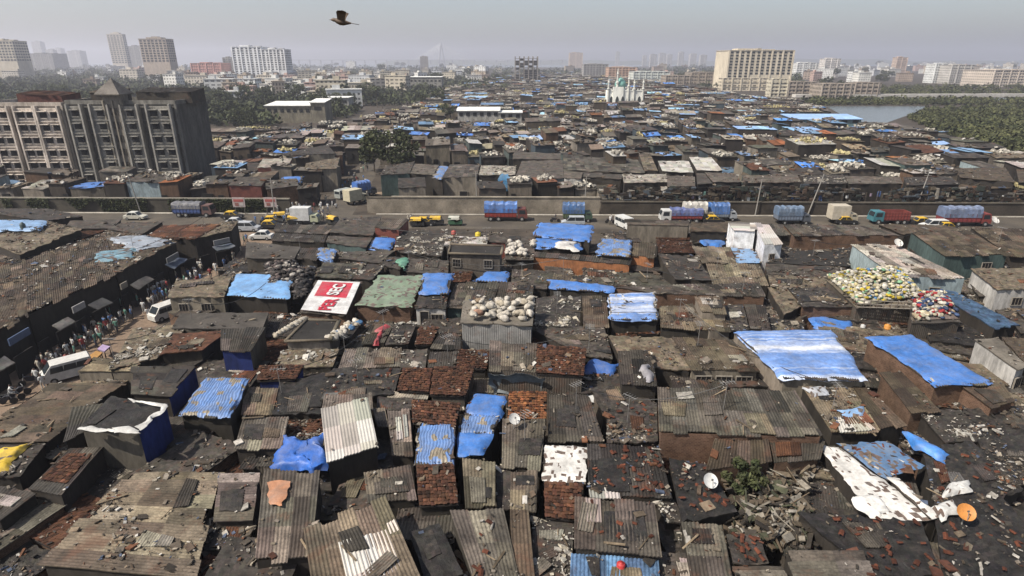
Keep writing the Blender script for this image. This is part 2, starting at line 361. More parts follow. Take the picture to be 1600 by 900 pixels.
def roof_tarp(b, P, col, stripes=None, amp=.10, hang=.35, mat=0, step=.2, holes=0, fold=0., rag=1.3, corr=0):
    P = [np.array(p) for p in P]; c = sum(P)/4; P = [c+(p-c)*1.03 for p in P]
    if holes: step = .13
    Lu, Lv = size(P); step = max(step, c[1]*.005); nu = int(np.clip(Lu/step, 4, 90)); nv = int(np.clip(Lv/step, 4, 90))
    if corr and c[1] < 75: nu = min(int(Lu/.05), 200)
    s, t = np.meshgrid(np.linspace(0,1,nu+1), np.linspace(0,1,nv+1)); sd = int(rng.integers(1e6))
    x, y = s*Lu, t*Lv; rg = rag*max(.2, c[1]*.005)
    wx = fbm(x*1.3, y*1.3, sd+21, 3)*2*rg; wy = fbm(x*1.3, y*1.3, sd+22, 3)*2*rg
    off = .15+amp*(fbm(x*.8, y*.5, sd)*1.3 + .5*np.abs(fbm(x*.5+y*.9, y*.3-x*.5, sd+5, 3))*2 + fold*(1-2*np.abs(fbm(x*.35+y*.5, y*.55-x*.25, sd+31, 2)*3)))
    if corr and c[1] < 75: off = off + .03*np.sin(x/.2*2*math.pi)
    e = np.minimum(np.minimum(x, Lu-x), np.minimum(y, Lv-y)); drop = np.clip(1-e/.25, 0, 1)
    off = off - drop*hang*(.35+.9*vnoise(x*1.1, y*1.1, sd+3))
    fs = (np.arange(nu)+.5)/nu; ft = (np.arange(nv)+.5)/nv; fu, fv = np.meshgrid(fs, ft)
    T = np.tile(np.asarray(col), (nu*nv, 1))*(1+.25*fbm(fu*Lu*.6, fv*Lv*.6, sd+8).ravel()[:,None])
    if stripes and stripes != 'bands':
        cols, num, vert = stripes
        k = ((fu if vert else fv)*num + .25*fbm(fu*5, fv*5, sd)).ravel(); idx = np.floor(np.clip(k, 0, num-.01)).astype(int) % len(cols)
        T = np.asarray(cols)[idx]*(1+.15*rng.uniform(-1,1,(nu*nv,1)))
    if stripes == 'bands':
        yy_ = fv*Lv+.25*fbm(fu*4, fv*2, sd); k = (.62*vnoise(yy_*1.1, yy_*0, sd)+.38*vnoise(yy_*4.2, yy_*0, sd+2)).ravel(); k = np.clip((k-.34)*2.5, 0, 1)[:,None]
        T = (A(.14,.27,.60)*(1-k)+A(.66,.70,.78)*k)*(1+.08*rng.uniform(-1,1,(nu*nv,1)))
    if holes:
        fq = 1 if corr else 2.1; h = (vnoise(fu*Lu*2.6*fq, fv*Lv*1.7*fq, sd+11) < holes*(1 if corr else .8)).ravel(); T[h] = (A(.26,.22,.16) if corr else A(.13,.09,.07))*(1+rng.uniform(-.3,.3,(h.sum(),1)))
    grid(b, P, nu, nv, off, np.clip(T, .004, .85), mat, .02, None, wx, wy)
def add_walls(b, P, col, mat, z0=0., inset=.12, edges=(0,1,2,3)):
    c = sum(P)/4; Q = [p+(c-p)*min(inset, .45)/max(1e-3, np.linalg.norm((c-p)[:2]))*1.0 for p in P]
    Q = [p+(c-p)/np.linalg.norm((c-p)[:2])*inset*1.4 for p in P]
    for k in edges:
        p, q = Q[k], Q[(k+1)%4]; L = np.linalg.norm((p-q)[:2])
        V = [(p[0],p[1],z0), (q[0],q[1],z0), (q[0],q[1],q[2]-.05), (p[0],p[1],p[2]-.05)]
        b.add(V, [[0,1,2,3]], jit(col, .08), mat, uv=[(0,z0),(L,z0),(L,q[2]),(0,p[2])])
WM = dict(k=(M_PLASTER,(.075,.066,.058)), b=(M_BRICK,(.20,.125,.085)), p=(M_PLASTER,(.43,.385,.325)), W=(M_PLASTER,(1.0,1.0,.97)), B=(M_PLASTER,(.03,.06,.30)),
  T=(M_TIN,(.28,.275,.26)), O=(M_TIN,(.36,.15,.065)), e=(M_PLASTER,(.15,.23,.23)), R=(M_TIN,(.20,.06,.045)), g=(M_PLASTER,(.20,.18,.155)), w=(M_TIN,(.85,.87,.9)), L=(M_PLASTER,(.62,.78,.86)), D=(M_TIN,(.10,.085,.07)))
HOUSES = []
ROOFMAT = [M_SHEET, M_TAR, M_TILE, M_TARP, M_CONC, M_NEW]
def opening(parent, P, kind, f, w, h, zb, col=None, edge=(3,2)):   # a door or window on the front (or another) edge
    p, q = P[edge[0]], P[edge[1]]; d = (q-p); d[2] = 0; L = np.linalg.norm(d); d /= L
    n = A(d[1], -d[0], 0); c = sum(P)/4
    if np.dot(n[:2], (c-p)[:2]) > 0: n = -n
    inw = .12*1.4*.75
    m = p+(q-p)*f; m = A(m[0], m[1], zb+h/2) - n*(inw*.45); a = math.atan2(d[1], d[0])
    b = MB(); b.box(m+n*.0, (w, .10, h), a, col or (.018,.017,.018)); o = b.obj(kind, M_DARK, parent)
    if kind == 'window' or kind == 'door':
        fr = MB(); t_ = .07
        fr.box(m+n*.04+A(0,0,h/2+t_/2), (w+2*t_, .12, t_), a, (.30,.27,.23)); fr.box(m+n*.04-A(0,0,h/2+t_/2), (w+2*t_, .12, t_), a, (.32,.29,.25))
        for sg in (-1,1): fr.box(m+n*.04+A(d[0],d[1],0)*sg*(w/2+t_/2), (t_, .12, h), a, (.28,.25,.21))
        if kind == 'window':
            for k in (-.17,.17): fr.box(m+n*.06+A(d[0],d[1],0)*k*w, (.04,.06,h), a, (.2,.17,.14))
        f_ = fr.obj('frame', M_PLAIN, None, base=BASE[parent.name]); f_.parent = o; f_.location = (0,0,0)
    return o
def house(P, kind, col, wall, name='shack', z0=0., ops=''):
    P = [np.asarray(p, float) for p in P]; c = sum(P)/4
    root = empty(name, (c[0], c[1], z0))
    b = MB(); col = COL[col] if isinstance(col, str) else col
    tarp = None
    if kind == 'c': roof_corr(b, P, col, mat=5 if col is COL['w'] else 0, patch=0 if col is COL['w'] else .45)
    elif kind == 'cu': roof_corr(b, P, col, u=True, mat=5 if col is COL['w'] else 0)
    elif kind == 't': roof_lumpy(b, P, col, mat=1, amp=.2)
    elif kind == 'm': roof_lumpy(b, P, col, mat=0, amp=.12, tv=.28)
    elif kind == 'i': roof_tile(b, P, col, mat=2)
    elif kind == 'f': roof_lumpy(b, P, col, mat=4, amp=.03, tv=.06, step=.6)
    elif kind in ('B','S','X','V','Z'): roof_corr(b, P, COL['x'])
    elif kind == 'ct':                      # half sheets, half tiles
        m0, m1 = (P[0]+P[1])/2, (P[3]+P[2])/2
        roof_corr(b, [P[0], m0, m1, P[3]], col); roof_tile(b, [m0, P[1], P[2], m1], COL['r'], mat=2)
    elif kind == 'ci':                      # tiles laid over the middle of the sheets
        roof_corr(b, P, col); Q = [bil(P, .12, .2), bil(P, .88, .2), bil(P, .88, .8), bil(P, .12, .8)]
        roof_tile(b, [q+A(0,0,.07) for q in Q], COL['r'], mat=2)
    if 'P' in ops:                          # parapet round a flat roof
        for k in range(4):
            p, q = P[k], P[(k+1)%4]; d = q-p; L = np.linalg.norm(d[:2]); m = (p+q)/2
            b.box((m[0], m[1], m[2]+.05), (L*1.02, .16+.2*rng.random(), .2), math.atan2(d[1], d[0]), jit(COL['w'] if 'w' in ops else COL['n'], .1), 4)
    if kind in ('c','cu','m','t') and c[1] < 85 and col is not COL['w']:       # odd repair patches nailed over the old sheets
        for k in range(int(rng.integers(0, 4))):
            Lu, Lv = size(P); a_, d_ = rng.uniform(.6,2.2)/Lu, rng.uniform(.6,2.4)/Lv
            if a_ > .7 or d_ > .7: continue
            s_, t_ = rng.uniform(.02,.98-a_), rng.uniform(.02,.98-d_); n_ = normal(P)*rng.uniform(.05,.09); j = lambda: rng.normal(0,.02)
            Q = [bil(P,s_+j(),t_+j())+n_, bil(P,s_+a_+j(),t_+j())+n_, bil(P,s_+a_+j(),t_+d_+j())+n_, bil(P,s_+j(),t_+d_+j())+n_]
            cc = 'tqxlrngdbxntqdg'[rng.integers(15)]
            if cc in 'tqLB': roof_lumpy(b, Q, COL[cc], amp=.05, mat=1 if cc in 'tq' else 3, step=.3)
            elif c[1] < 70: roof_corr(b, Q, COL[cc], .16, .025, mat=0)
    b.obj('roof', ROOFMAT, root, smooth=True)
    if kind in ('B','S','X','V','Z'):
        tb = MB()
        if kind == 'B': roof_tarp(tb, P, col)
        if kind == 'V': roof_tarp(tb, P, col, amp=.05, hang=.2)
        if kind == 'S': roof_tarp(tb, P, col, stripes='bands', amp=.07)
        if kind == 'X': roof_tarp(tb, P, A(.13,.24,.50), corr=1, amp=.05, holes=.30, hang=.25)
        if kind == 'Z': roof_tarp(tb, P, col, amp=.05, hang=.1, holes=.36)
        tarp = tb.obj('tarpaulin', M_TARP, base=(c[0], c[1], c[2]), smooth=True)
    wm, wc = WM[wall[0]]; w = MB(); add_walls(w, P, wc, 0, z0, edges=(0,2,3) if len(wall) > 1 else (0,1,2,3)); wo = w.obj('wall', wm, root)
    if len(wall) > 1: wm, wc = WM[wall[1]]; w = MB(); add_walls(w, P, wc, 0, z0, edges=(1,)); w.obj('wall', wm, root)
    return root, tarp, P, wo
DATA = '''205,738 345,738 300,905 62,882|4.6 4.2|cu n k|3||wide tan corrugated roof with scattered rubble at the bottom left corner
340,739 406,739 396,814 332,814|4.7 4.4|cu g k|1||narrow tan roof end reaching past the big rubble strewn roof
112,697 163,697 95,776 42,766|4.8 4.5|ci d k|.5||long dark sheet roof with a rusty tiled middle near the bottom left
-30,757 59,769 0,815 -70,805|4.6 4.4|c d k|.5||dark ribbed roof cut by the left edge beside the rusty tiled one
-40,693 72,693 30,745 -60,745|4.3 4.2|m d k|4||dark cluttered roof with a yellow plastic sheet at the left edge
78,598 195,600 70,690 -60,692|4.5 4.5|cu b k|.8||broad brown plank like roof beside the lower end of the market street
112,637 180,627 140,672 100,690|4.9 4.7|c d k|.8||
123,668 217,671 264,632 174,619|6.3 6.3|t t gB|.3||flat black roof house with ragged white rims and a deep blue right wall
207,572 308,572 265,620 205,615|5.6 5.4|cu d kB|1||dark sheet roof with a few coloured cloths and a blue right wall
322,590 390,592 360,652 280,648|5.2 4.9|X B k|.6||
345,513 415,511 392,549 345,549|5.6 5.4|c d Bg|.5||dark ribbed roof house with a blue front near the flat grey roof
272,522 360,515 315,547 250,553|4.9 4.7|m r k|3||rusty red patched roof with a faded blue edge by the market street
208,513 300,505 245,560 170,578|4.6 4.4|m n k|6||
150,558 222,568 215,580 118,580|4.3 4.2|cu n p|1.2||
282,490 420,488 410,514 268,513|4.9 4.8|f x g|.6||flat grey roof right of the market street, behind the dark ribbed house
275,438 362,432 350,464 262,464|5.6 5.4|m n p|1|W.65,.9,1,3.6;W.25,.9,1,3.6|tan roofed house with small windows standing at the street beside the pale blue tarp
372,429 459,430 448,467 353,461|5.4 5.2|V A k|.2||
383,606 435,606 425,650 376,650|4.5 4.3|c n k|1||
380,652 452,650 440,702 366,702|4.6 4.4|c g k|1.2||
405,572 475,570 462,593 402,595|4.7 4.6|i r B|1||small red tiled roof with blue edges, standing alone amid dark felt roofs
480,500 530,502 516,532 446,534|5.2 5.2|f q p|1||
440,548 530,545 520,574 430,573|4.3 4.2|m n k|9||tan roof buried in paper scraps below the sack rimmed terrace
540,544 628,544 625,574 528,576|4.5 4.4|c g k|2||
630,546 668,546 665,576 625,574|4.5 4.4|m x k|12||roof patch thick with black and white scraps beside the tiled roofs
672,549 715,549 712,574 668,575|4.5 4.4|c d k|1||
716,547 766,547 760,577 713,575|4.5 4.4|i r k|4||
580,506 616,505 600,537 566,537|5 4.8|c m k|3||
617,505 652,504 638,537 602,537|5 4.8|m d k|7||
655,512 686,511 673,539 648,539|4.9 4.7|i r k|3||
688,520 721,520 720,547 672,544|4.8 4.6|c d k|1||
520,575 627,577 615,616 500,626|4.6 4.4|t q k|1.5||wide lumpy dark felt roof left of the twin tiled roofs
437,597 520,580 505,645 425,648|4.4 4.2|t t k|1.5||
630,575 676,576 670,613 620,610|4.9 4.6|i r k|.5||left one of the twin red tiled roofs in the middle
678,573 742,573 727,619 672,617|4.9 4.6|i r g|.6||right one of the twin red tiled roofs, with a pale front beam
612,612 670,616 668,624 604,622|4.3 4.2|c l k|.5||
507,616 581,614 583,642 503,639|5 4.9|c g k|.6||
501,637 575,623 591,698 510,720|6 5.4|c w k|.15||
582,638 601,637 608,668 590,668|4.6 4.5|c g k|.8||
605,640 640,640 646,713 612,713|4.6 4.2|c g k|2||
590,620 646,622 642,642 588,641|4.3 4.3|t d k|3||
643,625 720,630 710,669 645,661|4.8 4.5|i r k|1||broad brown red tiled roof above the faded blue sheet
655,662 712,663 707,724 648,724|4.5 4.2|X L k|2.5||
742,615 793,618 782,650 725,648|4.3 4.2|B B k|2||
722,648 781,651 770,680 718,676|4.1 4|X L k|2.5||
718,677 770,680 752,712 713,714|4 3.9|V B k|1||
765,533 916,544 912,588 764,578|5.6 5.2|ct g D|1.5||
838,465 909,462 905,512 835,510|4.8 4.7|t d k|10||black gravel roof with white litter right of the white sacks
910,462 946,462 952,511 911,513|4.9 4.7|c b k|1||
950,460 1024,458 1028,499 955,499|5.4 5.2|S L k|6|W.3,1,.8,2.6|
1030,478 1086,475 1110,518 1032,511|4.9 4.7|c n k|2||
1085,464 1129,464 1136,491 1097,489|5.9 5.7|c n p|1||
1095,497 1139,497 1142,518 1108,517|5 4.9|c b p|1.5||
1130,478 1161,475 1172,517 1142,517|4.9 4.8|t d k|3||
1163,477 1196,477 1204,515 1173,515|4.8 4.7|c d k|2||
825,512 944,511 958,560 912,556|4.7 4.5|m x k|3||
950,525 1050,528 1080,578 978,572|4.9 4.6|m n k|2||pale green brown patched roof in the middle, right of the small dark litter roof
1050,527 1146,530 1186,579 1080,578|4.9 4.7|c b p|3|W.2,1.2,.8,3.3;W.5,1.2,.8,3.3;W.8,1.2,.8,3.3|
965,546 1018,546 1027,603 971,602|5.4 5|c d k|3||small dark roof with a grey cloth hung over its right side
795,612 855,612 853,656 794,655|4.8 4.6|i O k|1.5||bright orange tiled roof with a white dish, centre of the picture
785,656 852,656 845,733 784,728|5 4.4|c g k|.8||
858,613 921,618 945,693 856,688|4.7 4.4|c x k|1||
948,625 1026,630 1028,692 948,692|4.4 4.2|t d k|5||
1027,604 1243,612 1286,683 1030,676|6 5.4|c c b|.4||
1145,518 1298,516 1353,593 1224,590|5.8 5.4|S L p|.15||
1354,527 1425,525 1550,598 1462,603|5.8 5.6|V B b|.15||
1495,598 1568,600 1586,629 1549,637|5.4 5.2|c b b|.5||
1375,583 1408,580 1468,641 1424,646|5 4.8|c b b|1||
1252,603 1331,603 1376,673 1300,676|4.6 4.4|c n k|4||
1332,603 1356,606 1415,663 1377,673|4.7 4.5|c b k|1||
1290,436 1410,428 1428,482 1338,480|5.4 5.2|f n D|2||
1420,468 1470,466 1502,503 1424,505|5 5|f x D|2||
1448,452 1492,455 1592,507 1556,513|5.2 5|m S k|1||
1522,530 1560,528 1605,572 1590,578|5.4 5.2|f p W|1|W.5,.9,.9,3.4|
1565,528 1620,528 1640,575 1607,573|5.3 5.1|m b p|1||
1232,450 1290,449 1335,479 1254,479|5 4.9|t d b|2||
1200,449 1229,450 1252,478 1225,492|4.8 4.7|m n k|4||
1278,698 1308,700 1459,811 1372,812|4.4 4.2|Z w k|1||
1312,697 1386,690 1438,727 1388,751|4.5 4.4|Z S k|5||
1245,800 1440,812 1470,900 1360,900|4.3 4.1|t t k|2||wide black felt roof dotted with loose orange tiles, bottom right corner
1462,815 1560,770 1660,900 1474,905|4.4 4.2|t t k|2||black felt roof at the bottom right edge, right of the orange dish
1440,700 1520,690 1600,765 1465,812|4.5 4.4|t q k|5||
1225,860 1349,860 1363,900 1244,905|4.6 4.4|cu g k|1||ribbed grey roof lying along the bottom edge beside the black felt roofs
1430,640 1500,640 1545,688 1478,692|4.5 4.4|m d k|7||
1505,640 1610,632 1660,755 1560,760|4.5 4.4|t q k|5||
1390,750 1410,752 1470,810 1455,812|4.6 4.4|Z w k|2||
412,737 500,737 486,869 398,879|5.1 4.6|c g k|.5||
474,826 603,778 667,925 489,925|5.4 5|c n k|.2||
568,738 641,725 651,779 575,786|4.6 4.4|c g k|2||
650,727 709,725 716,788 655,791|4.7 4.5|i r k|1||deep red tiled roof beside the striped tan sheet roof near the bottom middle
722,715 774,720 774,793 727,793|4.8 4.5|c n k|.7||
640,833 686,817 724,897 666,912|4.4 4.3|t t k|.4||smooth black covered roof in the shade of the big striped roof
703,798 787,795 812,908 741,908|4.7 4.4|c g k|1.5||
775,731 798,729 798,796 776,796|4.1 4|m d k|12||
798,736 840,736 838,801 797,799|4.6 4.4|c n k|1.5||
850,697 916,699 915,756 848,751|4.4 4.2|Z w k|1||white sheet roof speckled with dark bits left of the tile strewn felt roof
850,752 912,756 898,813 853,809|4.5 4.3|i r k|.6||
917,694 1029,696 1051,779 920,776|4.6 4.4|c q k|3||dark ribbed roof strewn with loose red tiles at the lower middle
898,776 1023,786 1034,869 897,859|5.1 4.7|c g k|.8||
892,864 1029,873 1032,915 890,912|4.4 4.2|c S k|4||faded blue sheet roof at the bottom edge, under the grey ribbed roof
832,812 897,813 892,910 832,910|4 3.9|m d k|14||
1045,714 1105,728 1152,801 1065,816|4.4 4.3|t t k|1.5||
1065,818 1128,818 1146,908 1080,908|4.6 4.4|c g k|1.5||
1135,835 1186,835 1202,881 1145,881|4.4 4.3|t d k|2||
1146,884 1222,884 1240,915 1150,915|4.5 4.4|cu g k|1.5||
797,799 826,799 836,908 800,908|4.5 4.3|c b k|2||
1022,782 1053,780 1070,816 1040,817|4 3.9|m d k|14||
532,341 596,338 583,368 514,363|5.2 5|m x k|.6||dark long roof at the road behind the little red walled house
598,340 639,342 623,359 584,356|5.9 5.7|c g R|.6|D.4,.9,1.5,3|
432,350 526,352 511,366 427,362|4.8 4.6|c x k|.8||
430,364 511,368 507,379 423,376|4.6 4.4|c d k|.8||
513,368 581,372 572,387 509,378|5 4.9|m x e|.5||long dark roof over a pale teal front below the red walled house
385,378 470,386 460,404 383,403|4.8 4.8|f x g|.5||
470,387 511,388 495,406 461,403|4.7 4.6|c x k|.6||
500,388 528,390 517,413 495,402|4.8 4.6|X L k|.3||
585,372 618,373 608,391 577,388|4.7 4.6|B B k|.4||
620,360 701,360 690,401 617,393|4.8 4.6|m d k|8||dark roof under a mess of old sheets, left of the grey two window house
540,393 618,391 593,411 529,403|4.8 4.7|m x k|2||
505,410 573,411 548,436 494,432|4.8 4.7|t m k|4||
573,412 601,415 582,437 549,436|4.7 4.6|m d k|12||
600,400 636,402 625,421 594,413|4.7 4.6|t d k|3||
637,403 701,407 700,429 634,425|4.8 4.7|m x k|3||
704,382 786,385 783,399 701,396|7 6.8|f q g|.3|W.15,.9,.9,5.2;W.75,.9,.9,5.2|
698,368 763,372 760,384 694,382|5 4.9|m w k|5||
765,368 836,370 835,381 764,378|4.9 4.8|m x R|1||
707,425 739,425 735,441 704,441|4.6 4.5|i r k|2||
762,424 797,425 793,441 740,438|4.6 4.5|B B k|1||
592,432 663,432 641,481 556,478|5.2 4.9|Z G b|3||
493,438 566,441 541,493 468,488|5.2 4.9|m x b|.2||
663,428 708,428 700,459 655,459|5.8 5.6|B B k|1.2||
655,460 700,460 697,482 648,481|5.3 5.1|m d W|4|D.3,.8,1.7,3;W.7,1.1,1,3.4|
712,441 746,441 731,481 698,479|5 4.8|c g e|1.5||
746,441 781,441 771,473 735,471|5 4.9|c x k|1.5||
781,441 834,443 831,478 774,472|5 4.9|c x k|1.5||
724,470 836,471 832,509 719,504|6.3 6.2|f p T|1||
842,348 926,352 922,377 834,368|5.8 5.5|B B k|.8||
836,371 908,376 908,389 833,386|5.1 5|B B k|1.5||
834,393 988,403 985,414 831,401|4.9 4.7|c x O|.3||
940,374 986,375 983,401 931,397|5.6 5.3|X L k|.8||
986,378 1026,380 1023,403 985,399|5.2 5|c b O|.8||
979,342 1079,345 1077,353 979,351|5.6 5.5|cu x p|.5||flat roofed tan house backing onto the road beside the small blue striped tarp
1080,347 1137,348 1135,362 1078,361|5.1 5|m b k|.6||
1025,375 1081,378 1086,396 1029,396|4.7 4.6|i r k|2||
1081,385 1141,385 1151,411 1097,411|4.9 4.7|c n k|1||
1028,397 1088,400 1113,438 1054,436|4.8 4.7|m d k|2||
1103,412 1186,412 1202,448 1115,448|4.9 4.7|c n k|.8||
1137,347 1183,349 1181,362 1147,360|6.4 6.3|cu w w|.1||
1179,349 1200,350 1223,381 1195,383|6.4 6.2|c w w|.1|W.5,.7,.7,4.2|
1143,388 1176,390 1190,411 1152,411|4.4 4.3|Z L k|4||
800,421 857,423 855,451 798,450|4.8 4.7|m x k|3||
845,425 961,436 958,447 834,441|4.9 4.8|m m k|4||
858,437 960,447 955,457 857,451|4.9 4.8|V B k|.6||
960,425 1028,427 1052,448 959,447|4.8 4.7|m m k|3||
958,448 1186,441 1197,464 1026,459|5 4.8|c x b|1||
790,378 836,378 834,406 789,405|4.8 4.7|m x k|3||
1200,350 1222,350 1241,368 1207,368|5 4.8|c x k|.6||
1223,350 1361,352 1406,368 1240,368|5.4 5.2|c x b|.6||
1422,362 1513,360 1576,398 1477,401|5.8 5.6|c b e|.5|W.7,1.2,1,3.6|
1372,350 1476,352 1512,360 1412,366|5.4 5.3|m b k|.6||
1516,355 1625,358 1650,406 1577,399|5.3 5.1|c b k|.8||
1330,382 1401,384 1510,436 1398,431|6.2 5.8|c l L|.6|D.6,1,1.6,3|
1517,420 1625,418 1650,452 1558,452|5.6 5.4|m n W|.6|W.4,1,.8,3.6|
1238,392 1329,388 1326,416 1196,411|4.2 4.2|f q b|2||
1196,412 1323,418 1301,433 1198,429|4.4 4.3|m x k|2||
1200,430 1300,434 1288,450 1204,448|4.5 4.5|m n k|3||
255,352 346,350 305,373 225,372|4.4 4.3|c r k|2||
165,360 222,368 276,377 181,428|4.5 4.4|m b k|5||
40,405 165,362 181,428 43,492|4.5 4.4|c b k|2||
-130,452 40,406 43,492 -45,542|4.5 4.4|c b k|1||
346,346 372,346 362,360 308,372|4.3 4.2|m n k|2||
-60,360 70,345 128,358 30,398|4.9 4.8|m n k|4||
-80,343 70,345 62,358 -90,362|5.4 5.3|B L p|1||
-60,326 75,326 130,338 70,345|4.8 4.8|m d k|1||
-30,489 30,498 -5,512 -60,510|4.4 4.2|m n k|2||
110,345 190,342 175,357 100,357|4.4 4.3|m x k|1||
190,348 255,346 222,366 168,358|4.6 4.5|m x k|2||
602,260 648,252 640,271 594,273|5.2 5|m x e|3||
648,256 686,258 677,273 640,271|5.1 4.9|m g k|.5||
688,259 703,261 691,280 675,278|5 4.8|X L k|.5||
703,257 750,257 745,277 691,277|5.3 5|c c p|.5|D.6,1.6,1.8,.2|
752,258 806,260 805,273 748,273|5.2 5|m l k|6||
815,252 879,250 881,278 805,277|5.6 5|m c L|.3|D.15,1,2,.1;D.35,1,2,.1|low house with a pale blue front and a dark open doorway facing the road wall
803,237 876,240 876,249 801,248|5.8 5.6|m c k|.5||
880,242 996,249 1008,270 880,266|5.6 5.2|c c k|.5||
881,268 911,269 908,279 881,278|5.2 5.1|m g W|.3|W.3,.7,.7,2.6;W.75,.6,.6,2.6|
911,269 941,270 943,277 909,276|5 4.9|m x k|.5||
943,272 973,272 971,280 940,278|5 4.9|m x k|2||
972,273 1041,272 1043,284 975,286|5 4.8|m l k|8||
998,240 1016,240 1028,267 1007,267|5.4 5.1|c n k|2||
1028,252 1076,251 1084,270 1035,267|5.6 5.2|c w k|.3||
1077,246 1111,245 1129,266 1089,266|5.7 5.3|c w k|.3||
1042,274 1086,276 1086,291 1043,291|5 4.8|m g k|.8||
1088,271 1101,271 1113,286 1090,288|5 4.9|m x k|1||
1101,269 1151,271 1158,284 1114,284|5 4.9|m g k|2||
1160,271 1245,271 1252,285 1161,285|5.1 4.9|m g k|3||
1254,272 1318,274 1324,287 1256,287|5 4.9|m d k|8||
1320,275 1406,277 1411,287 1326,287|5.1 4.9|m g k|.8||
1412,277 1486,276 1500,288 1416,289|5 4.8|m d k|3||
1490,263 1571,262 1586,285 1500,277|5.3 5.1|m b k|1||
1588,264 1660,264 1680,285 1592,285|5.2 5|m b k|1||
440,240 512,226 524,240 446,243|6.2 6|m d p|.8|W.4,1,.8,4|
478,255 531,246 526,263 476,264|5.4 5.2|m n p|3|W.5,1,.8,3.6|
442,277 473,275 469,287 439,287|4.4 4.2|B B e|.5||
1116,687 1200,686 1206,722 1102,736|5.1 4.5|c b b|.6||
1203,688 1290,686 1282,716 1210,724|4.9 4.6|c x b|.8||
'''

LAND = [("the red and white lettered sheet",515,465),("the white sack pile",778,490),("the bright white ribbed roof",547,670),("the blue and white striped sheet",1240,555),
 ("the plain bright blue tarpaulin",1450,560),("the large brown ribbed roof",1150,640),("the white two part shed",1180,365),("the yellow and white bag heap",1365,455),("the twin red tiled roofs",680,595),
 ("the big rubble strewn tan roof",200,815),("the deep blue side wall",255,660),("the orange dish",1502,805),("the blue hooded red truck",788,330),("the grey two window house",743,400),
 ("the pale blue market tarp",405,448),("the ragged roadside blue tarp",880,362),("the white speckled sheet",1350,750),("the white dish on black felt",1107,752),("the pale blue fronted house",845,290),
 ("the long white building",760,180),("the mosque",978,148),("the big round tree",610,235),("the two apartment blocks",215,240),("the teal fronted house",1500,380),("the wide striped tan roof",570,850),("the white box truck",478,340),
 ("the blue and white awning shed",1240,190),("the pale cream hall",455,172),("the light blue walled shed",1420,410),("the orange tiled roof",825,634),("the sack rimmed terrace",498,517)]
CN = dict(g='grey brown',d='dark',l='pale',b='brown',w='white',r='rust red',t='black',n='tan',B='bright blue',L='faded blue',G='dull green',x='dull grey',m='mossy',q='charcoal',c='grey',S='slate blue',O='orange',k='black',p='plain grey',R='red',T='teal',D='navy',Y='yellow',s='grey',A='pale blue')
KN = dict(c='ribbed roof',cu='cross ribbed roof',t='felt roof',m='littered roof',i='tiled roof',f='flat roof',B='tarp covered roof',S='striped tarp roof',X='striped plastic roof',V='smooth tarp roof',Z='torn sheet roof',ct='half tiled roof',ci='tile topped roof')
PEND = []                                # (object, description, px, py, category, noun)
def pend(o, desc, p, cat, group=None, noun=''):
    x, y = PX(p) if len(p) == 3 else p
    PEND.append([o, desc, x, y, cat, group])
def settle():                            # describe each pending thing by what it stands beside
    use = {}
    for r in PEND:
        o, desc, x, y, cat, group = r
        d = [(abs(x-a)+1.6*abs(y-b_), n, x-a, y-b_) for n, a, b_ in LAND]; d.sort(); k = d[0]
        dx, dy = k[2], k[3]*1.6
        if abs(dx) > 1.6*abs(dy): rel = 'right of' if dx > 0 else 'left of'
        elif abs(dy) > 1.6*abs(dx): rel = 'in front of' if dy > 0 else 'behind'
        else: rel = ('in front and ' if dy > 0 else 'behind and ') + ('right of' if dx > 0 else 'left of')
        use.setdefault((desc, rel, k[1]), []).append((k[0], r))
    OR = ['', 'second ', 'third ', 'fourth ', 'fifth ', 'sixth ', 'seventh ', 'eighth ', 'ninth ', 'tenth ']
    for (desc, rel, n), L in use.items():
        L.sort(key=lambda a: a[0])
        for i, (_, r) in enumerate(L):
            o, cat, group = r[0], r[4], r[5]
            pre = OR[i] if i < 10 else 'far '
            lab = f'{pre}{desc} {rel} {n}'
            if i == 0 and len(L) > 1: lab = 'closest ' + lab
            if len(lab.split()) > 16: lab = lab.replace('in front and ', 'below and ').replace(' shack ', ' hut ').replace('closest ', '', 1)
            if len(lab.split()) > 16: print('LONG', lab)
            tag(o, lab, cat, group)
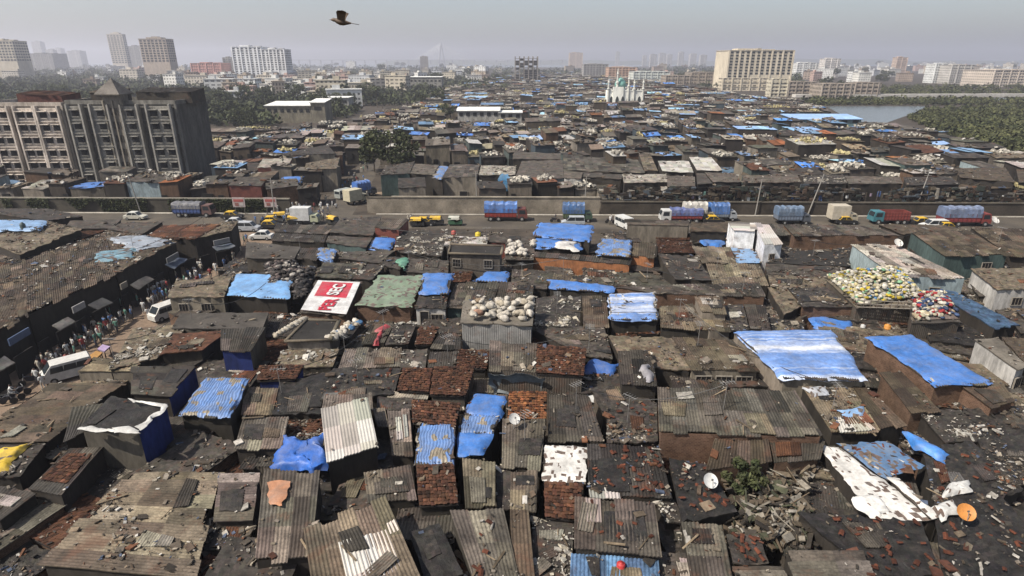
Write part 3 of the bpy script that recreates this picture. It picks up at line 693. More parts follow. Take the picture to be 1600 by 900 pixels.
# litter: all the small scraps are one mass
LIT = MB()
PAL = dict(mix=[(.58,.56,.52),(.30,.27,.23),(.06,.055,.05),(.14,.12,.10),(.16,.12,.09),(.06,.055,.05),(.28,.22,.16),(.72,.71,.69),(.10,.085,.07),(.24,.11,.06),(.12,.16,.26),(.20,.17,.14),(.5,.45,.38),(.12,.10,.08)],
  dark=[(.05,.045,.04),(.09,.08,.07),(.15,.12,.09),(.22,.19,.15),(.35,.31,.27),(.14,.06,.04),(.6,.58,.55)],
  white=[(.72,.71,.68),(.6,.58,.54),(.66,.62,.52),(.45,.42,.38),(.2,.17,.14),(.7,.70,.66),(.08,.07,.065)])
def boxes(b, C, D, yaw, nrm, T, mat=0, tj=.25):
    m = len(C)
    if not m: return
    nrm = np.broadcast_to(nrm, (m,3)) + rng.normal(0, tj, (m,3)); nrm /= np.linalg.norm(nrm, axis=1)[:,None]
    a = np.c_[np.cos(yaw), np.sin(yaw), np.zeros(m)]; a -= nrm*(a*nrm).sum(1)[:,None]; a /= np.linalg.norm(a, axis=1)[:,None]; c = np.cross(nrm, a)
    V = np.empty((m,8,3)); k = 0
    for z in (-1,1):
        for y in (-1,1):
            for x in (-1,1):
                V[:,k] = C + a*(x*D[:,:1]/2) + c*(y*D[:,1:2]/2) + nrm*(z*D[:,2:3]/2); k += 1
    q = A([0,2,3,1],[4,5,7,6],[0,1,5,4],[2,6,7,3],[0,4,6,2],[1,3,7,5]).astype(int)
    Fa = (np.arange(m)*8)[:,None,None] + q[None]
    b.add(V.reshape(-1,3), Fa.reshape(-1,4), np.repeat(T, 6, 0), mat)
def scatter(P, dens, pal='mix', smax=.5):
    Lu, Lv = size(P); m = int(Lu*Lv*dens*2.6)
    if m < 1: return
    sd = int(rng.integers(1e6)); s = rng.random(m*3); t = rng.random(m*3)
    w = vnoise(s*Lu*.7, t*Lv*.7, sd)**4*1.7 + .014 + .14*(np.minimum(s,1-s) < .04); k = rng.random(m*3) < w*1.1; s = s[k][:m]; t = t[k][:m]; m = len(s)
    C = bil(P, s, t) + normal(P)*.10
    L = np.clip(rng.lognormal(-2.25, .75, m), .05, smax*1.6); D = np.c_[L, L*rng.uniform(.12,.9,m), np.clip(L*rng.uniform(.05,.3,m), .015, .09)]
    T = np.asarray(PAL[pal])[rng.integers(0, len(PAL[pal]), m)]*rng.uniform(.7,1.2,(m,1))
    boxes(LIT, C, D, rng.uniform(0, 6.28, m), normal(P), np.clip(T, .01, .85))
# ---- coverage of the picture by the roofs already placed (decides where filler shacks stand)
COV = np.zeros((480, 880), bool)         # half-size, with a margin of 40
gy, gx = np.mgrid[0:480, 0:880]; gx = gx*2-80; gy = gy*2-30
def inpoly(x, y, L):
    r = np.zeros(np.shape(x), bool); n = len(L)
    for i in range(n):
        (x1,y1),(x2,y2) = L[i], L[(i+1)%n]
        if y1 != y2: r ^= ((y1 > y) != (y2 > y)) & (x < (x2-x1)*(y-y1)/(y2-y1)+x1)
    return r
def cover(L): COV[inpoly(gx, gy, L)] = True
def covshare(L):
    k = inpoly(gx, gy, L); return (COV & k).sum()/max(1, k.sum()) if k.any() else 1.
ROOFS = []
for ln in DATA.strip().splitlines():
    f = ln.split('|'); q = [tuple(map(float, p.split(','))) for p in f[0].split()]
    hb, hf = map(float, f[1].split()); kind, col, wall = f[2].split(); lit = float(f[3] or 0); ops = f[4]; lab = f[5].strip()
    P = [G(*q[0], hb), G(*q[1], hb), G(*q[2], hf), G(*q[3], hf)]
    cy = sum(a[1] for a in q)/4
    nm = 'house' if wall in 'WLp' and ops else 'shack'
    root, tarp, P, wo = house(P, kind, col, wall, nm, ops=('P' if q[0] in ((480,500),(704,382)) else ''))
    for op in ops.split(';'):
        if op: a, b_, c_, d_ = map(float, op[1:].split(',')); opening(root, P, 'window' if op[0]=='W' else 'door', a, b_, c_, d_)
    cover(q); ROOFS.append((P, kind, q))
    w = CN[col]+' '+KN[kind]+' '+nm
    if lab: tag(root, lab, nm, 'shacks of the crowded quarter')
    else: pend(root, w, sum(P)/4, nm, 'shacks of the crowded quarter')
    if tarp: pend(tarp, {'B':'crumpled ','V':'smooth ','S':'broad striped ','X':'ribbed striped ','Z':'torn '}[kind]+CN[col]+' roof tarp', sum(P)/4, 'tarpaulin', 'sheets tied over roofs')
    if lit:
        pal = 'white' if lit > 5 else 'mix' if rng.random() < .6 else 'dark'
        far = (sum(P)/4)[1] > 90
        scatter(P, lit*(.5 if far else 1.0), pal, .9 if far else .45)
STR_G, LANE_G, TER_G = gp(STREET), gp(LANE), gp([(540,335),(575,310),(935,310),(935,270),(590,270)])
for L in (STREET, LANE): cover(L)
cover([(-80,360),(1680,368),(1680,330),(-80,330)])
cover([(1142,738),(1258,742),(1258,845),(1150,835)])
NIND = len(ROOFS)
# ---- filler shacks where the picture between the traced roofs shows more roofs
def rect(cx, cy, w, d, a, h, dh, roll=0):
    ca, sa = math.cos(a), math.sin(a); R = lambda x, y, z: A(cx+x*ca-y*sa, cy+x*sa+y*ca, z)
    return [R(-w/2,d/2,h+dh+roll), R(w/2,d/2,h+dh-roll), R(w/2,-d/2,h-roll), R(-w/2,-d/2,h+roll)]
LOWK = [('t','t'),('t','q'),('m','x'),('c','d'),('c','g'),('m','d'),('m','n'),('c','x'),('i','r'),('t','d')]
nfill = 0
for att in range(14000):
    if nfill >= 165: break
    x, y = rng.uniform(-40, 1650), 352+(rng.random()**.8)*560
    if COV[int((y+30)/2), min(879, int((x+80)/2))]: continue
    h = rng.uniform(2.8, 3.9); g = G(x, y, h); w, d = rng.uniform(3, 6), rng.uniform(3, 5.5)
    if att > 6500: w, d = rng.uniform(1.8,3), rng.uniform(1.8,3)
    a = rng.normal(-.03, .06) - (.35 if x < 330 else 0) + (-.30 if x > 1180 else 0)
    P = rect(g[0], g[1], w, d, a, h, rng.uniform(.05,.25)); q = [PX(p) for p in P]
    if covshare(q) > (.5 if att < 5500 else .62): continue
    if any(inpoly(np.array([p[0]]), np.array([p[1]]), STR_G)[0] for p in P): continue
    k, cc = LOWK[rng.integers(len(LOWK))]; root, tarp, P, wo = house(P, k, cc, 'kkbbgD'[rng.integers(6)])
    cover(q); nfill += 1; ROOFS.append((P, k, q)); scatter(P, rng.choice([1.5,3,6,9]), 'mix' if rng.random() < .6 else 'dark')
    pend(root, 'low '+CN[cc]+' '+KN[k]+' shack', sum(P)/4, 'shack', 'shacks of the crowded quarter')
print('traced', NIND, 'fill', nfill)
# rubble on the ground between the walls
m = 5000; xs = rng.uniform(-40,1640,m); ys = 360+rng.random(m)*545
pts = np.array([G(x, y, 0) for x, y in zip(xs, ys)]); k = ~inpoly(pts[:,0], pts[:,1], STR_G); pts = pts[k]; m = len(pts)
L = np.clip(rng.lognormal(-1.0,.6,m), .1, 1.6); RUB = MB()
boxes(RUB, pts+A(0,0,.12), np.c_[L, L*rng.uniform(.2,.8,m), L*rng.uniform(.1,.5,m)], rng.uniform(0,6.3,m), A(0,0,1), np.asarray(PAL['dark'])[rng.integers(0,7,m)], tj=.5)
tag(RUB.obj('rubble', M_LITTER), 'rubble and scraps lying on the ground in the gaps between shacks', 'rubble', kind='stuff')

# ---- the quarter beyond the road
FARP = [(-200,330),(-200,258),(110,262),(322,258),(326,200),(410,198),(520,190),(640,166),(700,134),(800,116),(880,112),(980,113),(1060,128),(1120,142),(1250,156),(1325,186),(1460,204),(1600,238),(1800,268),(1800,330),(-200,330)]
FB = MB(); FM = [M_SHEET, M_PLASTER, M_TARP]; FHEAP = MB(); cand = []
RC = ['g']*10+['x']*8+['c']*9+['d']*9+['n']*5+['b']*3+['l']*7+['w']*3+['r']*2+['m']*4+['B','B','L','L','L','S','S','O']
KEEP = [gp([(948,163),(1008,163),(1010,172),(946,172)]), gp([(708,190),(820,190),(824,203),(704,203)]), gp([(408,185),(510,185),(512,200),(404,200)]), gp([(1232,192),(1350,192),(1356,207),(1228,207)])]
Y = 121.
row = 0
while Y < 1350:
    sc = 1 if Y < 260 else 1+min(.6, (Y-260)/500); dep = rng.uniform(4.5, 8.5)*sc; X = -Y*.95-10
    while X < Y*.95+10:
        w = rng.uniform(3, 7)*sc*(2. if rng.random() < .10 else 1); cx, cy = X+w/2, Y+dep/2+rng.uniform(-1,1); X += w+(rng.uniform(.1,.7) if rng.random() < .86 else rng.uniform(1.5,3.5))
        h = rng.uniform(3.0, 5.6) + (1.8 if rng.random() < .16 else 0)
        px, py = PX((cx, cy, h))
        if not inpoly(np.array([px]), np.array([py]), FARP)[0]: continue
        P = rect(cx, cy, w, dep*rng.uniform(.85,1.02), rng.normal(0,.09)+.15*math.sin(cx*.013+cy*.009), h, rng.uniform(-.3,.9), rng.normal(0,.12))
        if min(p[1]-yw(p[0]) for p in P) < .8: continue
        gxy = [(p[0], p[1]) for p in P]+[(cx, cy)]
        ax, ay = np.array([p[0] for p in gxy]), np.array([p[1] for p in gxy])
        if inpoly(ax, ay, LANE_G).any() or inpoly(ax, ay, TER_G).any(): continue
        if any(inpoly(ax, ay, L_).any() for L_ in KEEP): continue
        if any(-112 < p[0] < -74 and 138 < p[1] < 168 for p in P) or any(-190 < p[0] < -100 and 146 < p[1] < 168 for p in P): continue
        q = [PX(p) for p in P]
        if Y < 230 and covshare(q) > .34: continue
        area = abs(sum(q[i][0]*q[(i+1)%4][1]-q[(i+1)%4][0]*q[i][1] for i in range(4)))/2
        cand.append((area/(1+cy*.004), P, cy))
    Y += dep+(rng.uniform(.2,.8) if row % 3 else rng.uniform(1.8,3.6)); row += 1
cand.sort(key=lambda c: -c[0]); left = max(40, 298-len(ROOFS))
print('far houses', len(cand), 'individual', left)
WT = [(.075,.066,.058),(.16,.13,.10),(.28,.245,.20),(.10,.085,.07),(.20,.125,.085),(.36,.33,.29),(.10,.14,.18),(.13,.17,.17),(.05,.045,.04),(.07,.06,.055)]
for i, (_, P, cy) in enumerate(cand):
    cc = RC[rng.integers(len(RC))]; col = COL[cc]
    if i < left:
        kk = 'B' if cc == 'B' else 'm' if rng.random() < .7 else 'c'
        wl = 'kkggbpDDkeLR'[rng.integers(12)]
        root, tarp, P, wo = house(P, kk, cc, wl); ROOFS.append((P, kk, [PX(p) for p in P]))
        pend(root, CN[cc]+' '+KN[kk]+' shack', sum(P)/4, 'shack', 'shacks of the crowded quarter')
        if tarp: pend(tarp, 'crumpled blue roof tarp', sum(P)/4, 'tarpaulin', 'sheets tied over roofs')
        if rng.random() < .8:
            f = rng.uniform(.2,.8); opening(root, P, 'door', f, rng.uniform(.9,1.6), rng.uniform(1.6,2.1), .1)
    else:
        mm = 2 if cc in 'BLS' else 0; n = int(np.clip(size(P)[0]/2.2, 1, 5)); T = np.clip(jit(col, .35, n)*rng.uniform(1.05,1.75), .01, .9)
        E0 = [P[0]+(P[1]-P[0])*k/n for k in range(n+1)]; E1 = [P[3]+(P[2]-P[3])*k/n for k in range(n+1)]
        up = rng.uniform(-.1,.1,n)
        for k in range(n):
            z = A(0,0,up[k]); FB.add([E0[k]+z, E0[k+1]+z, E1[k+1]+z, E1[k]+z], [[0,3,2,1]], T[k], mm)
        c = sum(P)/4; a = A(0,0,.16)
        FB.add([p-a*.9 for p in P], [[0,1,2,3]], A(.05,.045,.04), 0)
        add_walls(FB, P, WT[rng.integers(len(WT))], 1, 0, .2)
        if cy < 420:
            p, q = P[3], P[2]; nn = 1+int(rng.integers(3))
            for k in range(nn):
                f = (k+rng.uniform(.2,.8))/nn; m_ = p+(q-p)*f; FB.box((m_[0], m_[1]+.12, rng.uniform(1.,2.6)), (rng.uniform(.8,1.6), .16, rng.uniform(.9,1.8)), 0, rng.choice([.015,.02,.03])*np.ones(3), 1)
    u = rng.random(); far = cy > 150
    if u < .24:                          # bagged scrap piled on the roof
        m = int(rng.integers(14, 60)); s, t = rng.beta(2,2,m), rng.beta(2,2,m); fl = rng.random(); C = bil(P, s*.9+.05, t*.9+.05) + A(0,0,1)*(rng.random(m)*.5+.15)[:,None]
        T = np.clip(A(.62,.60,.55)*rng.uniform(.5,1.6,(m,1)), .02, .95)
        if fl < .2: T = T*A(1.05,.98,.6)
        elif fl < .4: T = np.asarray(PAL['mix'])[rng.integers(0,12,m)]
        L = rng.uniform(.3,.8,m); boxes(FHEAP, C, np.c_[L, L*rng.uniform(.6,1,m), L*rng.uniform(.5,.8,m)], rng.uniform(0,6.3,m), A(0,0,1), T, tj=.5)
    elif u < .8:
        m = int(rng.integers(3, 16)); s, t = rng.random(m), rng.random(m); C = bil(P, s, t)+A(0,0,.15)
        L = rng.uniform(.25,1.3,m); boxes(FHEAP, C, np.c_[L, L*rng.uniform(.3,1,m), rng.uniform(.06,.35,m)], rng.uniform(0,6.3,m), A(0,0,1), np.asarray(PAL['mix'])[rng.integers(0,12,m)]*rng.uniform(.6,1.1,(m,1)), tj=.25)
tag(FB.obj('distant_shacks', FM), 'dense mass of shack roofs stretching from the road to the towers', 'shacks', kind='stuff')
tag(FHEAP.obj('distant_scrap_heaps', M_LITTER), 'pale bags and scrap heaped over the far shack roofs', 'scrap', kind='stuff')
# ------------------------------------------------ city beyond, apartment blocks, landmarks
def winmat(name, bw, rh, mort, dark=.16, dark2=.35):
    m, t, b = newmat(name, .85, .3); uv = N(t, 'UVMap'); br = N(t, 'TexBrick'); br.offset = 0
    t.links.new(uv.outputs[0], br.inputs['Vector'])
    for k, v in (('Scale',1),('Brick Width',bw),('Row Height',rh),('Mortar Size',mort),('Mortar Smooth',0),('Bias',-.1)): br.inputs[k].default_value = v
    br.inputs['Color1'].default_value = (dark,)*3+(1,); br.inputs['Color2'].default_value = (dark2,)*3+(1,); br.inputs['Mortar'].default_value = (1,1,1,1)
    c = mix(t, tintnode(t), br.outputs[0]); c = mix(t, c, ramp(t, noise(t, .12, 5, .7), .3, .7, .75, 1.15)); t.links.new(c, b.inputs['Base Color']); return m
M_WIN = [winmat('windowed_wall', 3.2, 3.1, .85), winmat('windowed_wall_wide', 5, 3.3, .9, .2, .4), winmat('windowed_wall_tight', 2.4, 3, .6, .2, .3)]
def uvbox(b, x0, x1, y0, y1, z0, z1, tint, mat=0):          # box with metre UVs on its sides
    C = [(x0,y0),(x1,y0),(x1,y1),(x0,y1)]
    for i in range(4):
        p, q = C[i], C[(i+1)%4]; L = abs(q[0]-p[0])+abs(q[1]-p[1])
        b.add([(*p,z0),(*q,z0),(*q,z1),(*p,z1)], [[0,1,2,3]], tint, mat, uv=[(0,0),(L,0),(L,z1-z0),(0,z1-z0)])
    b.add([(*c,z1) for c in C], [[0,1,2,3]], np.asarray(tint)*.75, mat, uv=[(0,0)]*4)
def frame_of(x0, x1, ytop, ybase=None, Y=None):             # photo extents -> world origin, width, height
    xm = (x0+x1)/2
    if Y is None: Y = G(xm, ybase, 0)[1]
    p0, p1, pt = AtY(x0, (ytop+(ybase or 110))/2, Y), AtY(x1, (ytop+(ybase or 110))/2, Y), AtY(xm, ytop, Y)
    return (p0[0]+p1[0])/2, Y, p1[0]-p0[0], pt[2]
def grid_windows(root, w, d, z0, z1, floors, cols, side, wf=.5, hf=.5, most=98, tint=(.03,.035,.04), skipf=()):
    fh = (z1-z0)/floors; cw = w/cols; n = 0; b = MB(); b.box((0,0,0), (cw*wf, .5, fh*hf), 0, tint)
    me = b.mesh('window', M_DARK); fb = MB()
    fb.box((0,-.26,-fh*hf/2), (cw*wf*1.15, .5, .22), 0, (.5,.47,.42)); fm = fb.mesh('sill', M_PLASTER)
    sd = max(1, round(d/cw))
    for f in range(floors-1, -1, -1):
        for s, cnt in (('f', cols), ('s', sd if side else 0)):
            for k in range(cnt):
                if n >= most: return
                if s == 'f' and k in skipf: continue
                o = bpy.data.objects.new('window', me); S.collection.objects.link(o); o.parent = root; z = z0+(f+.5)*fh
                if s == 'f': o.location = (-w/2+(k+.5)*cw, -d/2, z)
                else: o.location = (side*w/2, -d/2+(k+.5)*d/sd, z); o.rotation_euler = (0,0,math.pi/2*side)
                n += 1
                if most <= 60:
                    q = bpy.data.objects.new('sill', fm); S.collection.objects.link(q); q.parent = o
def tower(x0, x1, ytop, ybase, tint, label, floors, cols, name='tower_block', cat='tower block', depth=None, side=0, rz=0, wins=True, Y=None, piers=True, crown='tank', most=98, wf=.5, hf=.5, mat=None, group=None):
    cx, Y, w, h = frame_of(x0, x1, ytop, ybase, Y); d = depth or w*.8
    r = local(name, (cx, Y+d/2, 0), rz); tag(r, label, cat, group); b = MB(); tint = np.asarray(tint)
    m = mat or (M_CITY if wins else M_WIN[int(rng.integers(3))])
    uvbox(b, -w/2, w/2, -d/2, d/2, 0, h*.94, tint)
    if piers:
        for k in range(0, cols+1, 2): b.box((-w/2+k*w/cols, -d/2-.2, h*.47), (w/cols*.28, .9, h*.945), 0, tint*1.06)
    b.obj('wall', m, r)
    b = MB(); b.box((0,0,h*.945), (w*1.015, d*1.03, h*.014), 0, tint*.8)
    if crown == 'tank':
        b.box((-w*.15,0,h*.97), (w*.32, d*.4, h*.05), 0, tint*.9); b.box((w*.22,.1*d,h*.962), (w*.2, d*.3, h*.034), 0, tint*.7); b.box((w*.02,-d*.2,h*.965), (w*.06, d*.1, h*.07), 0, tint*.6)
    elif crown == 'step':
        b.box((0,0,h*.965), (w*.55, d*.6, h*.04), 0, tint*.95); b.box((0,0,h*.99), (w*.25, d*.3, h*.03), 0, tint*.85)
    b.obj('rooftop', M_CITY, r)
    if wins: grid_windows(r, w, d, h*.06, h*.93, floors, cols, side, wf, hf, most)
    else:
        b = MB(); b.box((0,0,0), (w*1.01, .7, .3), 0, tint*.85); me = b.mesh('ledge', M_CITY)
        for f in range(1, floors):
            o = bpy.data.objects.new('ledge', me); S.collection.objects.link(o); o.parent = r; o.location = (0,-d/2-.1,h*.94*f/floors)
    return r
CREAM, WHITE, TANC, PINK, GREY = (.50,.45,.36), (.62,.62,.60), (.38,.32,.25), (.45,.30,.25), (.30,.29,.28)
tower(-14, 26, 60, 126, CREAM, 'cream tower block with many windows cut by the left edge of the picture', 13, 8, side=1, depth=30, wf=.62, hf=.58, piers=False)
tower(172, 196, 50, 112, (.50,.45,.38), 'tall slim tan tower standing beside the brown one on the left skyline', 17, 5, side=1, crown='step', depth=17, wf=.62, hf=.58, piers=False)
tower(203, 221, 70, 110, GREY, 'plain grey tower half hidden behind the slim tan tower', 14, 4, wins=False)
tower(222, 264, 57, 124, (.36,.30,.245), 'bulky brown tower with balconies, right of the slim tan tower', 15, 7, side=1, crown='step', depth=24, wf=.62, hf=.58, piers=False)
tower(42, 84, 82, 112, GREY, 'mid grey block between the cream edge tower and the slim tan tower', 9, 7, wins=False)
tower(365, 411, 70, 127, (.66,.67,.68), 'left half of the white twin towers on the skyline', 14, 7, side=0, depth=34, wf=.45)
tower(411, 446, 74, 127, (.62,.62,.62), 'right half of the white twin towers on the skyline', 13, 6, side=1, depth=30, wf=.5)
tower(300, 346, 97, 127, (.46,.25,.22), 'low red and white block left of the white twin towers', 6, 8, wins=False)
tower(350, 366, 88, 122, GREY, 'narrow grey block directly left of the white twin towers', 10, 4, wins=False)
tower(1137, 1237, 75, 139, (.52,.46,.36), 'wide cream hotel like block standing alone on the right skyline', 12, 12, side=0, depth=45, wf=.5, hf=.6, most=100)
tower(1129, 1200, 121, 142, (.50,.44,.34), 'low cream podium wing at the foot of the wide cream block', 3, 10, wins=False, crown='', depth=14)
tower(912, 950, 99, 124, GREY, 'drab grey slab block right of the bay', 7, 8, wins=False)
tower(951, 993, 104, 127, (.44,.30,.22), 'orange brown banded block behind the mosque', 6, 8, wins=False)
tower(990, 1046, 111, 131, (.50,.52,.48), 'long white and pale green school like block right of the mosque', 4, 12, wins=False)
tower(1245, 1284, 97, 120, WHITE, 'white slab block just right of the wide cream block', 6, 8, wins=False)
tower(1288, 1312, 90, 121, (.58,.55,.52), 'white and red tower on the right skyline', 9, 5, wins=False)
tower(1400, 1416, 88, 118, (.46,.36,.30), 'slim pinkish tower on the far right skyline', 10, 4, wins=False)
tower(1460, 1490, 98, 130, (.56,.57,.56), 'white glass fronted block at the right, below its grey roof', 7, 6, wins=False)
tower(1485, 1520, 100, 131, (.45,.43,.40), 'banded grey block touching the white glass fronted one', 7, 7, wins=False)
tower(1552, 1640, 108, 136, (.48,.42,.36), 'long stepped beige block at the right edge of the skyline', 6, 14, wins=False)
tower(890, 910, 81, 99, (.48,.38,.30), 'pale brown twin tower by the bay, faint in the haze', 14, 4, wins=False, Y=2900)
tower(657, 668, 87, 113, (.28,.26,.25), 'dark slim tower left of the cable bridge pylon', 10, 4, wins=False)
tower(1205, 1230, 122, 151, (.46,.42,.33), 'cream four storey walk-up in front of the wide cream block', 5, 4, wins=False)
for a, b_, c_ in ((1232,1282,127),(1284,1334,130),(1336,1376,128),(1040,1082,117),(1080,1130,112)):
    o = tower(a, b_, c_, c_+24, (.27,.23,.19), '', 4, 9, wins=False, name='apartment_building', cat='apartment building'); pend(o, 'brown low apartment row', ((a+b_)/2, c_+10), 'apartment building', 'brown apartment rows')
for a, b_, c_ in ((54,67,63),(75,86,76),(86,98,74),(98,108,82),(108,127,78),(1016,1026,84),(1030,1040,82),(1042,1050,84),(1060,1068,80),(1078,1088,83),(1094,1104,85),(1120,1127,79),(962,968,80),(1004,1010,86),(1446,1458,97)):
    o = tower(a, b_, c_, 0, (.42,.41,.40), '', 16, 3, wins=False, Y=rng.uniform(3000,4200), crown='step' if a % 2 else 'tank')
    pend(o, 'faint hazy tower', ((a+b_)/2, c_), 'tower block', 'faint towers in the haze')
# concrete frame of an unfinished tower
cx, Y_, w, h = frame_of(805, 840, 88, 131); d = w*.9; r = local('unfinished_tower', (cx, Y_+d/2, 0)); tag(r, 'dark bare concrete frame of an unfinished tower at the centre skyline', 'tower block')
b = MB(); nf = 11
for f in range(nf+1): b.box((0,0,h*.92*f/nf+.2), (w, d, .45), 0, (.2,.18,.16))
b.obj('concrete_deck', M_CITY, r); b = MB()
for i in range(6):
    for j in range(4): b.box((-w/2+i*w/5, -d/2+j*d/3, h*.5), (1.2, 1.2, h*(1 if (i+j)%2 else .95)), 0, (.22,.20,.18))
b.obj('column', M_CITY, r)
for f in range(nf):
    for i in range(5):
        if rng.random() < .5: b = MB(); b.box((-w/2+(i+.5)*w/5, -d/2+d*rng.choice([.2,.5]), h*.92*(f+.5)/nf), (w/5*.95, .3, h/nf*.9), 0, (.09,.08,.07)); b.obj('infill_panel', M_CITY, r)
# low city: a few score plain blocks of flats between the trees
cols = [CREAM, WHITE, (.58,.56,.52), (.50,.36,.31), TANC, (.62,.61,.57), (.50,.51,.52), (.58,.53,.45), (.34,.27,.22), (.68,.68,.66)]
cn = ['cream','white','off white','pinkish','tan','chalky','pale grey','buff','brown','bright white']
for k in range(270):
    for tr in range(50):
        px = rng.uniform(-60, 1660); Yc = math.exp(rng.uniform(math.log(520), math.log(2900)))
        if k > 185: px = rng.uniform(300, 760); Yc = rng.uniform(420, 1100); hh = rng.uniform(6,11)
        elif k > 125: px = rng.uniform(1240, 1660); Yc = rng.uniform(900, 2600)
        hh = rng.uniform(7, 15)+max(0,Yc-600)*.007*rng.random(); X = (px-800)/940*Yc*.95; x_, y_ = PX((X, Yc, 0))
        if 760 < px < 1000 and (y_ > 120 or y_ < 112): continue
        if px > 1230 and y_ > 131: continue
        if 640 < px < 1250 and y_ > 132: continue
        if 1120 < px < 1245 and y_ > 118: continue
        if px < 330 and y_ > 140: continue
        if (px < 560 and y_ > 180) or (560 <= px < 700 and y_ > 165) or (700 <= px and k > 185 and y_ > 145): continue
        break
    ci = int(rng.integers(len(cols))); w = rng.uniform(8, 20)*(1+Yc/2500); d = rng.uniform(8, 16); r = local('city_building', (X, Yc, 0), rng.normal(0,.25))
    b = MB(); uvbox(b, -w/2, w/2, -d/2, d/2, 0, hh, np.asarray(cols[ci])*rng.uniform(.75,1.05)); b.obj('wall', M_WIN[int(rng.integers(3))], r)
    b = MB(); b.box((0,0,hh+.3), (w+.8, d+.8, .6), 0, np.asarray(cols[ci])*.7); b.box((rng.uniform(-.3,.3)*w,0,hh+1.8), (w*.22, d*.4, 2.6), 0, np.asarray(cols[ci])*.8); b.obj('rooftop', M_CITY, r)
    pend(r, cn[ci]+' block of flats', (x_, y_-4), 'apartment building', 'blocks of flats between the trees')
# ---- the two old apartment blocks on the left
def old_block(x0, x1, ytop, Yf, depth, tint, label, bays, floors, nm='apartment_building'):
    p0, p1 = AtY(x0, 225, Yf), AtY(x1, 225, Yf); w = p1[0]-p0[0]; h = AtY((x0+x1)/2, ytop, Yf)[2]
    r = local(nm, ((p0[0]+p1[0])/2, Yf+depth/2, 0)); tag(r, label, 'apartment building', 'old apartment blocks'); tint = np.asarray(tint)
    b = MB(); uvbox(b, -w/2, w/2, -depth/2, depth/2, 0, h, tint*.42); d2 = -depth/2; fh = (h-.6)/floors  # core tint darkened to paint shade into the recesses between bays
    wb = MB(); wb.box((0,0,0), (1.55,.3,1.15), 0, (.012,.012,.014)); wme = wb.mesh('window', M_DARK)
    lb = MB(); lb.box((0,-.35,.82), (1.9,.8,.12), 0, tint*1.25); lb.box((0,-.12,-.78), (1.7,.3,.12), 0, tint*1.1); lme = lb.mesh('ledge', M_PLASTER)
    for f, bw, proj in bays:
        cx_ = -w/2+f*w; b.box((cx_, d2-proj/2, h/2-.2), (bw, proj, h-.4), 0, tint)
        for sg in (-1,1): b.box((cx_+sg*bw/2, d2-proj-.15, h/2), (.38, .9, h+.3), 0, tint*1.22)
        for k in range(floors):
            z = (k+.55)*fh; n = 2 if bw > 4.5 else 1
            b.box((cx_, d2-proj-.1, z-fh*.5), (bw*1.02, .5, .18), 0, tint*1.1)
            for j in range(n):
                o = bpy.data.objects.new('window', wme); S.collection.objects.link(o); o.parent = r; o.location = (cx_+(j-(n-1)/2)*bw*.48, d2-proj-.03, z)
                q = bpy.data.objects.new('ledge', lme); S.collection.objects.link(q); q.parent = o
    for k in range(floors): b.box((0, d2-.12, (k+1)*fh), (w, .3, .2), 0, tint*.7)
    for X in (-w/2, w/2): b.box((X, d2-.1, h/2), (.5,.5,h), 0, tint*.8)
    b.obj('wall', M_PLASTER, r); b = MB()
    for s in ((0,-depth/2,w,.3),(0,depth/2,w,.3),(-w/2,0,.3,depth),(w/2,0,.3,depth)): b.box((s[0],s[1],h+.45), (s[2],s[3],.9), 0, tint*.8)
    b.obj('parapet', M_PLASTER, r); return r, w, h
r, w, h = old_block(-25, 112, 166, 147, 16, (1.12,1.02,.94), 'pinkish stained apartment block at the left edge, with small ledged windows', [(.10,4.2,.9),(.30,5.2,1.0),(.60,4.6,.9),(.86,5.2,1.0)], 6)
b = MB(); P = [A(-w*.1,2,h+3.2), A(w*.42,2,h+2.6), A(w*.42,-5,h+2.2), A(-w*.1,-5,h+2.6)]; roof_corr(b, P, COL['r']); add_walls(b, P, (.18,.06,.045), 0, h); b.obj('roof_shed', M_SHEET, r)
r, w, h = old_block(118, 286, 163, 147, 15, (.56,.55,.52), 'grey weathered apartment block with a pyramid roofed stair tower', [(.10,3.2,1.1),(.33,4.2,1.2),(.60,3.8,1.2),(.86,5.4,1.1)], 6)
b = MB(); tx = -w*.5+.455*w; b.box((tx,-7.2,h/2+1.2), (4.4,2.8,h+2.4), 0, (.50,.46,.40)); b.box((tx,-8.7,h/2), (.3,.5,h+1.8), 0, (.6,.55,.47)); b.box((tx-2.1,-8.7,h/2), (.35,.5,h+1.8), 0, (.62,.57,.48)); b.box((tx+2.1,-8.7,h/2), (.35,.5,h+1.8), 0, (.62,.57,.48))
for k in range(6): b.box((tx,-8.62,h*(k+.5)/6), (1.6,.2,1.6), 0, (.16,.145,.125))
b.obj('stair_tower', M_PLASTER, r); b = MB(); e = 2.9; z = h+2.4
b.add([(tx-e,-7.2-e,z),(tx+e,-7.2-e,z),(tx+e,-7.2+e,z),(tx-e,-7.2+e,z),(tx,-7.2,z+3.4)], [[0,1,4],[1,2,4],[2,3,4],[3,0,4]], (.30,.27,.24)); b.box((tx,-7.2,z-.1), (2*e,2*e,.24), 0, (.4,.36,.3)); b.obj('roof', M_CONC, r)
for f, ww in ((-.38,6),(.05,8),(.3,7)):
    b = MB(); P = [A(f*w,4,h+3.4), A(f*w+ww,4,h+3.2), A(f*w+ww,-3,h+2.5), A(f*w,-3,h+2.5)]; roof_corr(b, P, COL['n'] if f < 0 else COL['d']); add_walls(b, P, (.10,.085,.07), 0, h); b.obj('roof_shed', M_SHEET, r)
